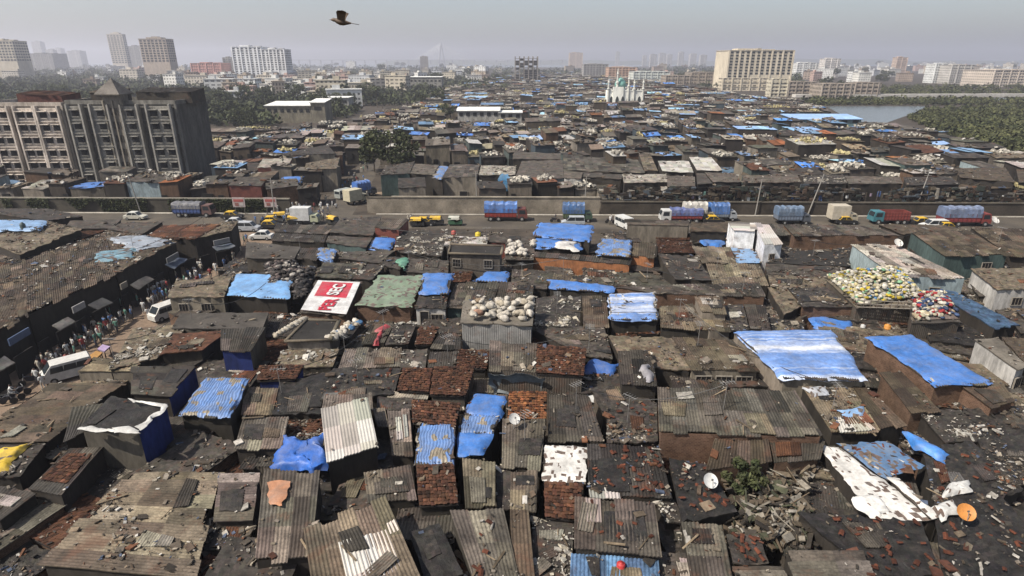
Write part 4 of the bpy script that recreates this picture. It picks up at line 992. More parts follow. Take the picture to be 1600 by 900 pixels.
# ---- long white building, cream hall, white villa, striped awning shed, mosque
def hall(x0, x1, ytop, ybase, tint, label, nwin, depth=9, pitch=1.2, rooft=(.6,.6,.58), name='hall', two=False):
    cx, Y, w, h = frame_of(x0, x1, ytop, ybase); r = local(name, (cx, Y+depth/2, 0)); tag(r, label, name.replace('_',' ')); b = MB(); uvbox(b, -w/2, w/2, -depth/2, depth/2, 0, h-pitch*.5, tint); b.obj('wall', M_PLASTER, r)
    b = MB(); P = [A(-w/2-.5,depth/2,h+pitch*.5), A(w/2+.5,depth/2,h+pitch*.5), A(w/2+.5,-depth/2-.7,h-pitch*.4), A(-w/2-.5,-depth/2-.7,h-pitch*.4)]
    grid(b, P, 8, 3, np.zeros((4,9)), jit(rooft, .06, 24), 0, .3); b.obj('roof', M_CITY, r)
    wb = MB(); wb.box((0,0,0), (w/nwin*.5,.4,1.5), 0, (.015,.016,.018)); me = wb.mesh('window', M_DARK)
    for k in range(nwin):
        for z in ((h*.68,) if not two else (h*.72, h*.32)):
            o = bpy.data.objects.new('window', me); S.collection.objects.link(o); o.parent = r; o.location = (-w/2+(k+.5)*w/nwin, -depth/2, z)
    return r
hall(715, 780, 171, 194, (.74,.74,.72), 'long white building with a row of six dark windows amid the shacks', 6, name='white_building')
hall(780, 815, 175, 194, (.70,.70,.68), 'lower white annex on the right of the long white building', 3, name='white_building', pitch=.4)
hall(416, 486, 163, 192, (.42,.39,.31), 'pale cream hall with square windows behind the shacks, left of centre', 7, depth=16)
hall(486, 508, 158, 192, (.44,.41,.33), 'taller blank end bay of the pale cream hall', 1, depth=12)
hall(498, 545, 152, 176, (.68,.68,.66), 'small white villa behind the pale cream hall', 4, depth=12, pitch=.2, name='villa', two=True)
hall(640, 690, 120, 142, (.60,.60,.57), 'white works building with a long flat roof among the trees', 8, depth=18, pitch=.3, name='works_building', two=True)
hall(1240, 1345, 184, 200, (.32,.52,.60), 'blue and white awning shed with a turquoise wall at the creek edge', 6, depth=14, rooft=(.25,.38,.62), name='shed')
cx, Y, w, h = frame_of(950, 1004, 142, 167); r = local('mosque', (cx, Y+6, 0)); tag(r, 'white mosque with a green dome and slim minarets among the far roofs', 'mosque'); Wt = (.72,.72,.66)
b = MB(); uvbox(b, -w/2, w/2, -6, 6, 0, h, Wt); b.box((-w*.22,-5.6,h*.62), (w*.3,2.4,h*1.24), 0, Wt); b.box((0,-6,h+.2), (w*1.02,.5,.7), 0, Wt)
for k in range(14): b.box((-w/2+k*w/13,-6,h+.9), (w*.03,.4,.9), 0, Wt)
b.obj('wall', M_CITY, r); b = MB(); b.lathe((-w*.12,0,h+.5), [(3.2,0),(3.3,2),(3.7,2.4),(3.75,3.6),(3.2,5.2),(2,6.5),(.6,7.3),(.12,7.7),(.1,9.3)], 16, (.22,.48,.42)); b.obj('dome', M_PLAIN, r, smooth=True)
for X, hh in ((-.5,1.75),(-.24,2.35),(.08,2.0),(.24,1.7),(.5,1.75)):
    b = MB(); b.lathe((X*w,-6 if X != -.24 else -4,0), [(.75,0),(.7,h*hh*.62),(1.1,h*hh*.63),(1.1,h*hh*.66),(.6,h*hh*.67),(.55,h*hh*.86),(.9,h*hh*.87),(.5,h*hh*.9),(.06,h*hh*1.04)], 8, Wt); b.obj('minaret', M_PLAIN, r)
for k in range(6):
    b = MB(); X = -w/2+(k+.6)*w/6.2; pr = [(-w*.045,0),(w*.045,0),(w*.045,h*.34),(w*.028,h*.48),(0,h*.56),(-w*.028,h*.48),(-w*.045,h*.34)]
    b.prism([(X+p, z+h*.12) for p, z in pr], -6.12 if k not in (1,2) else -7.0, -5.9 if k not in (1,2) else -6.7, (.05,.06,.06)); b.obj('arched_window', M_DARK, r)
# ---- cable stayed bridge over the bay
Yb = 4600; r = local('cable_bridge', (AtY(690, 95, Yb)[0], Yb, 0)); tag(r, 'faint cable stayed bridge with a tall pylon on the horizon', 'bridge'); zd = AtY(690, 93.8, Yb)[2]; zt = AtY(690, 66, Yb)[2]; sx = Yb/940*.945
b = MB(); b.box((-20*sx,0,zd), (430*sx,22,5), 0, (.3,.3,.31)); b.obj('deck', M_CITY, r)
for k in range(-13, 12):
    b = MB(); b.box((k*17*sx,0,zd/2), (7,12,zd), 0, (.3,.3,.31)); b.obj('pier', M_CITY, r)
b = MB()
for sg in (-1,1): b.tube([(sg*20,0,0),(sg*16,0,zd),(sg*3,0,zt*.86)], [7,6,5], 6, (.3,.3,.31))
b.tube([(0,0,zt*.84),(0,0,zt)], [6,4], 6, (.3,.3,.31)); b.obj('pylon', M_CITY, r)
for sg in (-1,1):
    for k in range(1, 9):
        b = MB(); b.tube([(sg*3,0,zt*(.80+.02*k)),(sg*k*5.2*sx,0,zd)], 1.4, 4, (.6,.6,.6)); b.obj('cable', M_CITY, r)
# ------------------------------------------------ trees
def crown_mesh(nclump, per, R, H, leaf, seed, squash=.8):
    g = np.random.default_rng(seed); b = MB(); C = []
    for k in range(nclump):
        a = g.uniform(0, 6.28); rr = R*math.sqrt(g.random())*.85; z = H*(.35+.65*g.random()*(1-.45*(rr/R)**2)); C.append((rr*math.cos(a), rr*math.sin(a), z))
    C = np.array(C); m = nclump*per; idx = np.repeat(np.arange(nclump), per)
    rad = g.uniform(.28, .5, nclump)*R*.62; p = g.normal(0,1,(m,3)); p /= np.linalg.norm(p, axis=1)[:,None]; p *= (g.random(m)**.5)[:,None]
    pts = C[idx]+p*rad[idx][:,None]*A(1,1,squash); n = p+g.normal(0,.5,(m,3)); n /= np.linalg.norm(n, axis=1)[:,None]
    u = np.cross(n, g.normal(0,1,(m,3))); u /= np.linalg.norm(u, axis=1)[:,None]; v = np.cross(n, u); s = leaf*g.uniform(.5,1.3,(m,1))
    V = np.stack([pts-u*s, pts-v*s*.45, pts+u*s, pts+v*s*.45], 1).reshape(-1,3); o = np.arange(m)*4
    cl = g.uniform(.55,1.5,nclump)[idx][:,None]*g.uniform(.7,1.3,(m,1)); b.add(V, np.c_[o,o+1,o+2,o+3], cl*A(1,1,.95))
    return b, C
def make_tree(name, nclump, per, R, H, leaf, seed, trunk=.22):
    b, C = crown_mesh(nclump, per, R, H, leaf, seed); r = empty(name, (0,0,-500)); BASE[r.name] = (0,0,0)
    b.obj('crown', M_LEAF, r); t = MB(); t.tube([(0,0,-.1),(.1,0,H*.2),(0,.1,H*.45),(.15,0,H*.7)], [trunk,trunk*.8,trunk*.6,trunk*.2], 7, (.10,.08,.06))
    for c in C[:7]: t.tube([(0,.05,H*.3), (c[0]*.5,c[1]*.5,H*.3+(c[2]-H*.3)*.6), tuple(c)], [trunk*.5,trunk*.3,trunk*.1], 5, (.10,.08,.06))
    t.obj('trunk', M_BARK, r); return r
TREES = [make_tree('broad_tree', 34, 46, 5, 9, .42, 1), make_tree('broad_tree', 26, 46, 4, 8, .40, 2), make_tree('broad_tree', 22, 42, 3.4, 10, .40, 3), make_tree('broad_tree', 40, 44, 6.4, 9, .48, 4)]
used = [False]*4
def put_tree(k, p, s, label=None, rz=0):
    t = TREES[k]
    if not used[k]: used[k] = True; o = t; o.location = p; o.rotation_euler = (0,0,rz); o.scale = (s,s,s)
    else: o = dup(t, p, rz, s)
    for a in ('label','category','group'):
        if a in o: del o[a]
    if label: tag(o, label, 'tree', 'trees between the roofs and towers')
    else: pend(o, ['broad leafy','small round','narrow upright','wide spreading'][k]+' tree', (PX(p)[0], PX(p)[1]-5), 'tree', 'trees between the roofs and towers')
    return o
put_tree(3, G(612, 272), 1.25, 'big dark round tree standing among shacks beside the side street')
put_tree(1, G(585, 268), .95, 'smaller tree leaning against the big dark round tree')
put_tree(1, G(939, 307), .55, 'small green tree growing at the end of the terrace above the wall')
put_tree(0, G(697, 192), 1.0, 'bushy tree at the left end of the long white building')
put_tree(3, G(382, 200), 1.0, 'light green tree beside the pale cream hall'); put_tree(0, G(345, 188), 1.1, 'dark tree behind the grey apartment block, left of the cream hall')
put_tree(2, G(430, 232), .6); put_tree(1, G(300,182),1.0)
nt_ = 0
while nt_ < 190:
    px, py = rng.uniform(-40, 1650), 103+rng.random()**1.3*92
    ok = (px < 330 and py < 205) or (330 <= px < 560 and py < 195) or (560 <= px < 700 and py < 172) or (700 <= px < 800 and py < 148) or (1050 < px < 1330 and py < 148) or (px >= 1330 and py < 134) or (800 <= px <= 1050 and py < 122 and py > 113)
    if not ok: continue
    p = G(px, py); sc = rng.uniform(.8, 1.5)*(1+max(0, p[1]-500)/2200); put_tree(int(rng.integers(4)), tuple(p), sc, rz=rng.uniform(0,6.3)); nt_ += 1
# palms
def make_palm(seed):
    g = np.random.default_rng(seed); r = empty('palm_tree', (0,0,0)); b = MB(); n = 14; H = 9
    for k in range(n):
        a = k/n*6.28+g.uniform(-.2,.2); up = g.uniform(-.1,.8); L = g.uniform(2.2,3)
        pts = [A(math.cos(a)*L*t_, math.sin(a)*L*t_, H+up*L*t_-1.5*L*.45*t_*t_) for t_ in (0,.35,.7,1)]; side = A(-math.sin(a), math.cos(a), 0)
        for i, w_ in enumerate((.35,.45,.3)):
            b.add([pts[i]-side*w_-A(0,0,.1), pts[i], pts[i+1], pts[i+1]-side*w_*.8-A(0,0,.15)], [[0,1,2,3]], A(1,1,1)*g.uniform(.7,1.4)); b.add([pts[i], pts[i]+side*w_-A(0,0,.1), pts[i+1]+side*w_*.8-A(0,0,.15), pts[i+1]], [[0,1,2,3]], A(1,1,1)*g.uniform(.7,1.4))
    b.obj('crown', M_LEAF, r); t = MB(); t.tube([(0,0,-.1),(.2,0,4),(0,0,H)], [.22,.17,.13], 7, (.16,.13,.10)); t.obj('trunk', M_BARK, r); return r
pm = make_palm(5)
for k, (px, py) in enumerate(((528,168),(545,164),(590,168),(610,160),(665,152),(575,158),(735,148),(505,140),(1010,146))):
    o = pm if k == 0 else dup(pm, (0,0,0)); o.location = G(px, py); o.rotation_euler = (0,0,k*1.3); s_ = rng.uniform(.9,1.5); o.scale = (s_,)*3; pend(o, 'slim palm tree', (px, py-9), 'palm tree', 'palms among the houses')
# woods and mangrove that read as one mass
def mass(name, gen, n, leaf, mat, label, hmax, seed, per=26):
    g = np.random.default_rng(seed); pts = []
    while len(pts) < n:
        px, py = gen(g)
        if px is not None: pts.append(G(px, py, 0))
    pts = np.array(pts); b = MB(); d = pts[:,1]; idx = np.repeat(np.arange(n), per); m = n*per; q = g.normal(0,1,(m,3)); q /= np.linalg.norm(q, axis=1)[:,None]
    R = (g.uniform(.6,1.3,n)*hmax*.55*(1+np.clip(d-400,0,3000)/1500))[idx][:,None]; p = pts[idx]+A(0,0,1)*R*.75+q*R*(g.random((m,1))**.4)*A(1.2,1.2,.8)
    p[:,2] = np.maximum(p[:,2], .1); nn = q+g.normal(0,.5,(m,3)); nn /= np.linalg.norm(nn, axis=1)[:,None]; u = np.cross(nn, g.normal(0,1,(m,3))); u /= np.linalg.norm(u, axis=1)[:,None]; v = np.cross(nn, u)
    s = leaf*R*g.uniform(.5,1.2,(m,1)); V = np.stack([p-u*s, p-v*s*.6, p+u*s, p+v*s*.6], 1).reshape(-1,3); o = np.arange(m)*4
    b.add(V, np.c_[o,o+1,o+2,o+3], (g.uniform(.6,1.4,n)[idx][:,None]*g.uniform(.7,1.3,(m,1)))*A(1,1,1)); tag(b.obj(name, mat), label, name.replace('_',' '), kind='stuff')
MPOLY = [(1445,172),(1420,186),(1465,208),(1600,246),(1800,280),(1900,180),(1700,164)]
def gm_(g):
    px, py = g.uniform(1400,1850), 162+g.random()*110
    return (px, py) if inpoly(np.array([px]), np.array([py]), MPOLY)[0] else (None, None)
mass('mangrove', gm_, 4600, .42, M_MANG, 'low dense mangrove thicket along the creek at the right edge', 3.2, 11)
def gb_(g):
    px = g.uniform(1250,1750); py = g.choice([g.uniform(159,165), g.uniform(136,151)]); return px, py
mass('mangrove', gb_, 1300, .36, M_MANG, 'dark green belt of trees on the far side of the creek', 4.5, 12)
def gw_(g):
    px = g.uniform(-60,1250); py = 106+g.random()*92
    if (px < 330 and py < 150) or (330 <= px < 425 and py < 204) or (420 <= px < 560 and py < 186) or (px < 700 and py < 166) or (px < 800 and py < 146) or (px > 1040 and py < 140) or (py < 121 and py > 112): return px, py
    return None, None
mass('woodland', gw_, 5200, .34, M_LEAF, 'dusty trees filling the ground between the far buildings', 7, 13, 18)
def gc_(g):
    px = g.uniform(130,460) if g.random() < .7 else g.uniform(620,760); return px, 329+g.random()*3
b = MB(); g = np.random.default_rng(4); m = 9000; X = g.uniform(-105,-48,m); z = 2.7*g.random(m)**.7; cl = vnoise(X*.35, z*.2, 3) > .36; X = X[cl]; z = z[cl]; m = len(X)
p = np.c_[X, yw(X)-.35-g.random(m)*.5, z]; u = g.normal(0,1,(m,3)); u /= np.linalg.norm(u,axis=1)[:,None]; v = np.cross(u, g.normal(0,1,(m,3))); v /= np.linalg.norm(v,axis=1)[:,None]; s = g.uniform(.1,.28,(m,1))
V = np.stack([p-u*s,p-v*s*.6,p+u*s,p+v*s*.6],1).reshape(-1,3); o = np.arange(m)*4; b.add(V, np.c_[o,o+1,o+2,o+3], g.uniform(.6,1.5,(m,1))*A(1,1,1)); tag(b.obj('creeper', M_LEAF), 'green creepers covering the low wall at the left of the road', 'creeper', kind='stuff')
# far causeway
k = MB(); p, q = G(1240,152.0), G(1800,150.5); dd = q-p; mid = (p+q)/2; k.box((mid[0],mid[1],1.2), (np.linalg.norm(dd),7,2.4), math.atan2(dd[1],dd[0]), (.42,.40,.37)); tag(k.obj('causeway', M_CITY), kind='structure')
# low hills far off
k = MB(); xs = np.linspace(-1200,5200,90); hz = 20+70*np.clip(fbm(xs*.0016, xs*0, 5, 4)+.25, 0, 1); V = np.r_[np.c_[xs, np.full(90,5600), np.zeros(90)], np.c_[xs, np.full(90,6000), hz], np.c_[xs, np.full(90,6500), np.zeros(90)]]
i = np.arange(89); k.add(V, np.r_[np.c_[i,i+1,i+91,i+90], np.c_[i+90,i+91,i+181,i+180]], (.08,.09,.06)); tag(k.obj('hills', M_CITY), kind='structure')
# ------------------------------------------------ haze
hm = bpy.data.materials.new('haze'); hm.use_nodes = True; t = hm.node_tree; t.nodes.clear(); out = t.nodes.new('ShaderNodeOutputMaterial'); pv = t.nodes.new('ShaderNodeVolumePrincipled')
pv.inputs['Color'].default_value = (.88,.89,1,1); pv.inputs['Density'].default_value = .00025; pv.inputs['Anisotropy'].default_value = .3; t.links.new(pv.outputs[0], out.inputs['Volume'])
hb = MB(); hb.box((0,4400,94.5), (16000,9400,191), 0); ho = hb.obj('haze', hm); tag(ho, 'pale city haze over the whole view', 'haze', kind='stuff')

# boards, ledges, stilts and cloth crowding the fronts above the wall
b = MB(); m = 2600; X = rng.uniform(18,118,m); Z = rng.uniform(1.6,5.2,m); k = vnoise(X*.4, Z*.6, 5) > .38; X, Z = X[k], Z[k]; m = len(X)
C = np.c_[X, yw(X)+.75+rng.uniform(-.5,.45,m), Z]; D = np.c_[rng.lognormal(-.2,.6,m), rng.uniform(.05,.5,m), rng.lognormal(-1.3,.8,m)]; D = np.clip(D, .05, 2.4)
T = np.asarray([(.05,.045,.04),(.09,.075,.06),(.14,.10,.08),(.03,.03,.03),(.22,.19,.15),(.10,.07,.055),(.34,.32,.29),(.08,.10,.09),(.06,.05,.045),(.10,.08,.06),(.12,.15,.19)])[rng.integers(0,11,m)]*rng.uniform(.6,1.2,(m,1))
boxes(b, C, D, rng.normal(0,.06,m), A(0,0,1), T, tj=.05)
for x in np.arange(18,118,2.3): b.tube([(x+rng.normal(0,.3), yw(x)+.4, 0),(x, yw(x)+.4, rng.uniform(3,5))], .08, 5, (.12,.10,.08))
tag(b.obj('front_clutter', M_LITTER), 'boards, ledges and rags crowding the stilted fronts above the dark wall', 'clutter', kind='stuff')
# ------------------------------------------------ vehicles
ROADYAW = math.atan2(110.5-117.5, 380)
BLACK, YEL = (.02,.02,.022), (.72,.45,.03)
def wheels(r, xs, y, rad, wd=.22):
    for x in xs:
        for s in (-1, 1):
            b = MB(); b.tube([(x, s*y-wd/2, rad), (x, s*y+wd/2, rad)], rad, 12, (.02,.02,.02)); o = b.obj('wheel', M_PLAIN, r)
            h = MB(); h.tube([(x, s*(y+.02)-wd/2, rad), (x, s*(y+.02)+wd/2, rad)], rad*.5, 8, (.35,.35,.34)); h.obj('rim', M_PLAIN, o, base=(0,0,0))
def slab(r, name, quad, mat=None, tint=(.02,.025,.03)):
    b = MB(); n = normal([A(*q) for q in quad])*.015; b.add([A(*q) for q in quad], [[0,1,2,3]], tint); o = b.obj(name, mat or M_GLASS, r); return o
def make_car(name, col, L=3.9, wd=1.6, H=1.5, roof=None, boxy=False, rack=False):
    r = empty(name, (0,0,0)); b = MB(); h = L/2
    if boxy: low = [(-h,.3),(-h,H*.58),(h*.62,H*.58),(h*.98,H*.46),(h,.3)]; top = [(-h*.97,H*.58),(-h*.94,H),(h*.30,H),(h*.64,H*.58)]
    else: low = [(-h,.32),(-h*.98,H*.60),(-h*.6,H*.62),(h*.45,H*.60),(h*.96,H*.48),(h,.32)]; top = [(-h*.72,H*.61),(-h*.50,H),(h*.16,H),(h*.50,H*.60)]
    b.prism(low, -wd/2, wd/2, col); b.prism([(-h*.9,.22),(-h*.9,.36),(h*.9,.36),(h*.9,.22)], -wd/2+.1, wd/2-.1, (.02,.02,.02)); b.obj('body', M_PLAIN, r)
    b = MB(); w2 = wd/2-.12; b.prism([(x, z-.01) for x, z in top], -w2, w2, roof if roof is not None else col); c = b.obj('cabin', M_PLAIN, r)
    (x0,z0),(x1,z1),(x2,z2),(x3,z3) = top; e = .012
    slab(c, 'windscreen', [(x3-.06+e,-w2+.08,z3+.05),(x3-.06+e,w2-.08,z3+.05),(x2+.07+e,w2-.1,z2-.07),(x2+.07+e,-w2+.1,z2-.07)]).location = (.02,0,.02)
    slab(c, 'rear_window', [(x0+.05,-w2+.08,z0+.06),(x0+.05,w2-.08,z0+.06),(x1-.03,w2-.1,z1-.08),(x1-.03,-w2+.1,z1-.08)]).location = (-.02,0,.02)
    for s in (-1,1):
        xm = (x0+x3)/2
        slab(c, 'side_window', [(x0+.14,s*(w2+e),z0+.05),(xm-.05,s*(w2+e),z0+.05),(xm-.05,s*(w2+e),z1-.1),(x1+.06,s*(w2+e),z1-.1)])
        slab(c, 'side_window', [(xm+.05,s*(w2+e),z0+.05),(x3-.14,s*(w2+e),z0+.05),(x2-.02,s*(w2+e),z1-.1),(xm+.05,s*(w2+e),z1-.1)])
        l = MB(); l.box((h*.985, s*wd*.33, H*.40), (.05,.3,.14), 0, (.75,.74,.7)); l.obj('headlight', M_PLAIN, r)
    if rack:
        b = MB(); b.box((-.1,0,H+.06), (1.2,1.1,.04), 0, (.08,.08,.08)); b.obj('roof_rack', M_PLAIN, r)
    wheels(r, (-h*.62, h*.62), wd/2-.1, .30); return r
def make_truck(name, cab, body, cover, L=7.6, wd=2.3, ch=1.5, cov=1.2, stripes=None, box=False):
    r = empty(name, (0,0,0)); h = L/2; b = MB(); cl = 1.9 if L > 6 else 1.45; top = 2.35 if L > 6 else 1.9
    b.prism([(h-cl,.6),(h-cl,top),(h-.35,top),(h-.05,1.45),(h,.6)], -wd/2+.08, wd/2-.08, cab); c = b.obj('cab', M_PLAIN, r)
    slab(c, 'windscreen', [(h-.03,-wd/2+.25,1.5),(h-.03,wd/2-.25,1.5),(h-.30,wd/2-.3,top-.12),(h-.30,-wd/2+.3,top-.12)]).location = (.02,0,0)
    for s in (-1,1): slab(c, 'side_window', [(h-cl+.35,s*(wd/2-.07),1.4),(h-.35,s*(wd/2-.07),1.4),(h-.5,s*(wd/2-.07),top-.2),(h-cl+.35,s*(wd/2-.07),top-.2)])
    b = MB(); x0, x1 = -h, h-cl-.12; b.box(((x0+x1)/2,0,.75), (x1-x0,wd-.5,.18), 0, (.03,.03,.03))
    if box: b.box(((x0+x1)/2,0,.85+(ch+cov)/2), (x1-x0,wd,ch+cov), 0, body)
    else:
        for s in (-1,1):
            b.box(((x0+x1)/2,s*(wd/2-.04),.85+ch/2), (x1-x0,.08,ch), 0, body)
            for k in range(9): b.box((x0+.1+k*(x1-x0-.2)/8, s*(wd/2+.03), .85+ch/2), (.10,.06,ch), 0, np.asarray(body)*.6)
            for z in (.25,.6): b.box(((x0+x1)/2, s*(wd/2+.02), .85+ch*z), (x1-x0,.05,.08), 0, np.clip(np.asarray(body)*1.5, 0, .8))
        for x in (x0+.04, x1-.04): b.box((x,0,.85+ch/2), (.08,wd,ch), 0, np.asarray(body)*.85)
        b.box(((x0+x1)/2,0,.9), (x1-x0,wd-.1,.1), 0, (.10,.07,.05))
    b.obj('cargo_body', M_PLAIN, r)
    if cover is not None and not box:
        b = MB(); n = 15; xs = np.linspace(x0-.06, x1+.06, n); prof = [(-wd/2-.06, ch*.55), (-wd/2-.05, ch+.05), (-wd/2+.08, ch+cov*.72), (-wd*.36, ch+cov*.93), (0, ch+cov), (wd*.36, ch+cov*.93), (wd/2-.08, ch+cov*.72), (wd/2+.05, ch+.05), (wd/2+.06, ch*.55)]
        V = [[(x, y*(1+.01*(i%2)), .85+z+.09*math.sin(i*1.9)*(z/ch > 1)-(.05 if i%2 and z > ch else 0)) for y, z in prof] for i, x in enumerate(xs)]; m = len(prof)
        Fa = [[i*m+k,i*m+k+1,(i+1)*m+k+1,(i+1)*m+k] for i in range(n-1) for k in range(m-1)]; T = [(np.asarray(cover)*.8+.03)*(1.25 if i % 2 and stripes else 1)*rng.uniform(.7,1.2) for i in range(n-1) for k in range(m-1)]
        b.add(np.array(V).reshape(-1,3), Fa, np.clip(T,0,.85)); 
        for o in (0,(n-1)*m): b.add([V[o//m][k] for k in range(m)], [list(range(m))], cover)
        b.obj('tarpaulin_cover', M_TARP, r)
    wheels(r, (h-cl*.55, -h*.35, -h*.72) if L > 6 else (h-cl*.55, -h*.55), wd/2-.14, .48 if L > 6 else .36, .3); return r
def make_van(name, col, L=4.6, wd=1.75, H=2.0):
    r = empty(name, (0,0,0)); h = L/2; b = MB(); b.prism([(-h,.3),(-h,H*.9),(-h+.12,H),(h*.55,H),(h*.86,H*.60),(h,H*.5),(h,.3)], -wd/2, wd/2, col); b.obj('body', M_PLAIN, r); e = .012
    slab(r, 'windscreen', [(h*.86+.01,-wd/2+.12,H*.61),(h*.86+.01,wd/2-.12,H*.61),(h*.575+.01,wd/2-.16,H*.96),(h*.575+.01,-wd/2+.16,H*.96)]).location = (.03,0,.03)
    for s in (-1,1):
        for a, c in ((-.9,-.42),(-.38,.08),(.13,.6)): slab(r, 'side_window', [(h*a,s*(wd/2+e),H*.58),(h*c+.1,s*(wd/2+e),H*.58),(h*c,s*(wd/2+e),H*.88),(h*a,s*(wd/2+e),H*.88)])
        l = MB(); l.box((h,s*wd*.34,H*.36), (.05,.26,.2), 0, (.7,.7,.66)); l.obj('headlight', M_PLAIN, r)
    slab(r, 'rear_window', [(-h-e,-wd/2+.15,H*.58),(-h-e,wd/2-.15,H*.58),(-h-e,wd/2-.2,H*.87),(-h-e,-wd/2+.2,H*.87)])
    wheels(r, (-h*.6,h*.58), wd/2-.1, .32); return r
def make_auto(name, low, top):
    r = empty(name, (0,0,0)); b = MB(); b.prism([(-1.25,.3),(-1.3,.95),(-.2,.95),(-.15,.45),(.75,.45),(.95,1.0),(1.2,.85),(1.25,.35)], -.62, .62, low); b.obj('body', M_PLAIN, r)
    b = MB(); n = 7; th = np.linspace(0, math.pi, n); xs = [-1.32,-1.2,-.1,.72]; V = np.array([[(x, -.66*math.cos(a), (1.2 if i else 1.0)+(.55-.15*(i==0))*math.sin(a)**.6) for a in th] for i, x in enumerate(xs)])
    b.add(V.reshape(-1,3), [[i*n+k,i*n+k+1,(i+1)*n+k+1,(i+1)*n+k] for i in range(3) for k in range(n-1)], top); b.prism([(-1.3,.9),(-1.3,1.5),(-.75,1.5),(-.75,.9)], -.64, .64, low); b.obj('hood', M_TARP, r)
    slab(r, 'windscreen', [(.98,-.55,1.0),(.98,.55,1.0),(.74,.5,1.62),(.74,-.5,1.62)])
    for x, y in ((-.85,-.5),(-.85,.5),(.95,0)):
        b = MB(); b.tube([(x,y-.08,.24),(x,y+.08,.24)], .24, 10, (.02,.02,.02)); b.obj('wheel', M_PLAIN, r)
    return r
def make_bike(name):
    r = empty(name, (0,0,0)); b = MB(); b.prism([(-.5,.55),(-.65,.78),(-.1,.74),(.15,.9),(.45,.85),(.35,.5),(0,.3),(-.3,.35)], -.12, .12, (.03,.03,.04)); b.tube([(.45,0,.9),(.68,0,.3)], .04, 6, (.3,.3,.3)); b.obj('frame', M_PLAIN, r)
    b = MB(); b.prism([(-.68,.78),(-.66,.86),(-.1,.84),(-.05,.76)], -.14, .14, (.02,.02,.02)); b.obj('seat', M_PLAIN, r); b = MB(); b.tube([(.38,-.34,1.04),(.45,0,.98),(.38,.34,1.04)], .025, 6, (.25,.25,.25)); b.obj('handlebar', M_PLAIN, r)
    for x in (-.62,.68):
        b = MB(); b.tube([(x,-.05,.3),(x,.05,.3)], .3, 12, (.02,.02,.02)); b.obj('wheel', M_PLAIN, r)
    return r
PROTO = {}
def place(key, mk, px, py, yaw, label, cat, group=None):
    p = G(px, py, 0)
    z = .016
    if key in PROTO: o = dup(PROTO[key], (p[0], p[1], z), yaw)
    else: o = PROTO[key] = mk(); o.location = (p[0], p[1], z); o.rotation_euler = (0,0,yaw)
    for a in ('group',):
        if a in o: del o[a]
    tag(o, label, cat, group); return o
R0 = ROADYAW; RL = R0+math.pi
BL_, WH = (.05,.16,.50), (.66,.66,.64)
T_ = 'trucks along the main road'; C_ = 'taxis and cars on the roads'
place('t1', lambda: make_truck('truck', (.16,.05,.04), (.30,.05,.035), (.05,.17,.50), 8.0, stripes=1), 791, 344, R0, 'red sided truck under a bright ribbed blue hood, parked along the bare wall', 'truck', T_)
place('t2', lambda: make_truck('truck', (.06,.10,.07), (.13,.17,.09), (.04,.14,.36), 5.4), 902, 345.5, R0, 'green slatted truck under a dark blue cover, right of the red sided one', 'truck', T_)
place('t3', lambda: make_truck('truck', (.62,.62,.60), (.26,.05,.045), (.09,.13,.36), 7.6, ch=1.1, cov=.8), 1062, 347, RL, 'long low truck with a blue cover over red sides and a white cab', 'truck', T_)
place('t4', lambda: make_truck('truck', (.30,.28,.24), (.22,.21,.14), (.62,.59,.53), 5.6, cov=1.3), 1090, 345.5, R0, 'slatted truck under a cream canvas hood beside the long low blue one', 'truck', T_)
place('t5', lambda: make_truck('truck', (.4,.42,.44), (.30,.33,.36), (.05,.17,.48), 5.0, ch=1.0, cov=1.5), 1127, 344, R0, 'small pale truck with a bulging blue load beside the cream hooded one', 'truck', T_)
place('t6', lambda: make_truck('truck', (.10,.11,.13), (.20,.24,.31), (.12,.19,.30), 6, box=False, cov=.9), 1236, 349, R0, 'truck with a faded blue cover half hidden behind the brown roofs', 'truck', T_)
place('t7', lambda: make_truck('truck', (.45,.40,.30), (.56,.50,.40), None, 4.8, box=True, cov=1.0), 1314, 348, R0, 'cream box truck by the wall at the right part of the road', 'truck', T_)
place('t8', lambda: make_truck('truck', (.06,.20,.24), (.25,.06,.05), None, 6.6), 1386, 349, RL, 'open truck with a teal cab and dark red slatted sides', 'truck', T_)
place('t9', lambda: make_truck('truck', (.25,.05,.04), (.26,.05,.05), (.15,.20,.33), 8.6, stripes=1), 1503, 352, R0, 'big truck with a grey blue cover and red sides at the right end', 'truck', T_)
place('t10', lambda: make_truck('truck', (.16,.09,.08), (.06,.10,.26), (.20,.20,.22), 7.4, cov=.5), 306, 338, R0, 'blue sided truck passing the creeper covered wall', 'truck', T_)
place('t11', lambda: make_truck('truck', (.50,.52,.36), (.66,.66,.65), None, 5.0, wd=2.0, box=True, cov=.8), 479, 350, R0, 'white box truck turning at the mouth of the side street', 'truck', T_)
place('t12', lambda: make_truck('truck', (.45,.42,.30), (.55,.50,.36), None, 4.8, box=True, cov=.8), 557, 318, .9, 'cream box truck coming down the side street', 'truck', T_)
place('t13', lambda: make_truck('truck', (.1,.1,.12), (.2,.25,.3), BL_, 4.8), 571, 307, .8, 'small truck with a blue hood behind the cream box truck', 'truck', T_)
place('c1', lambda: make_car('parked_car', WH), 409, 374, RL, 'clean white hatchback on the junction at the top of the market street', 'car', C_)
place('c2', lambda: make_car('parked_car', (.45,.47,.5), boxy=True, H=1.7), 389, 361, R0, 'silver jeep like car behind the white hatchback', 'car', C_)
place('c3', lambda: make_car('parked_car', (.55,.56,.57)), 370, 353, R0, 'pale silver car left of the jeep like one', 'car', C_)
place('c4', lambda: make_car('taxi', (.62,.60,.52), roof=(.66,.66,.62)), 213, 343, R0, 'white car with a yellow tinted side at the left part of the road', 'car', C_)
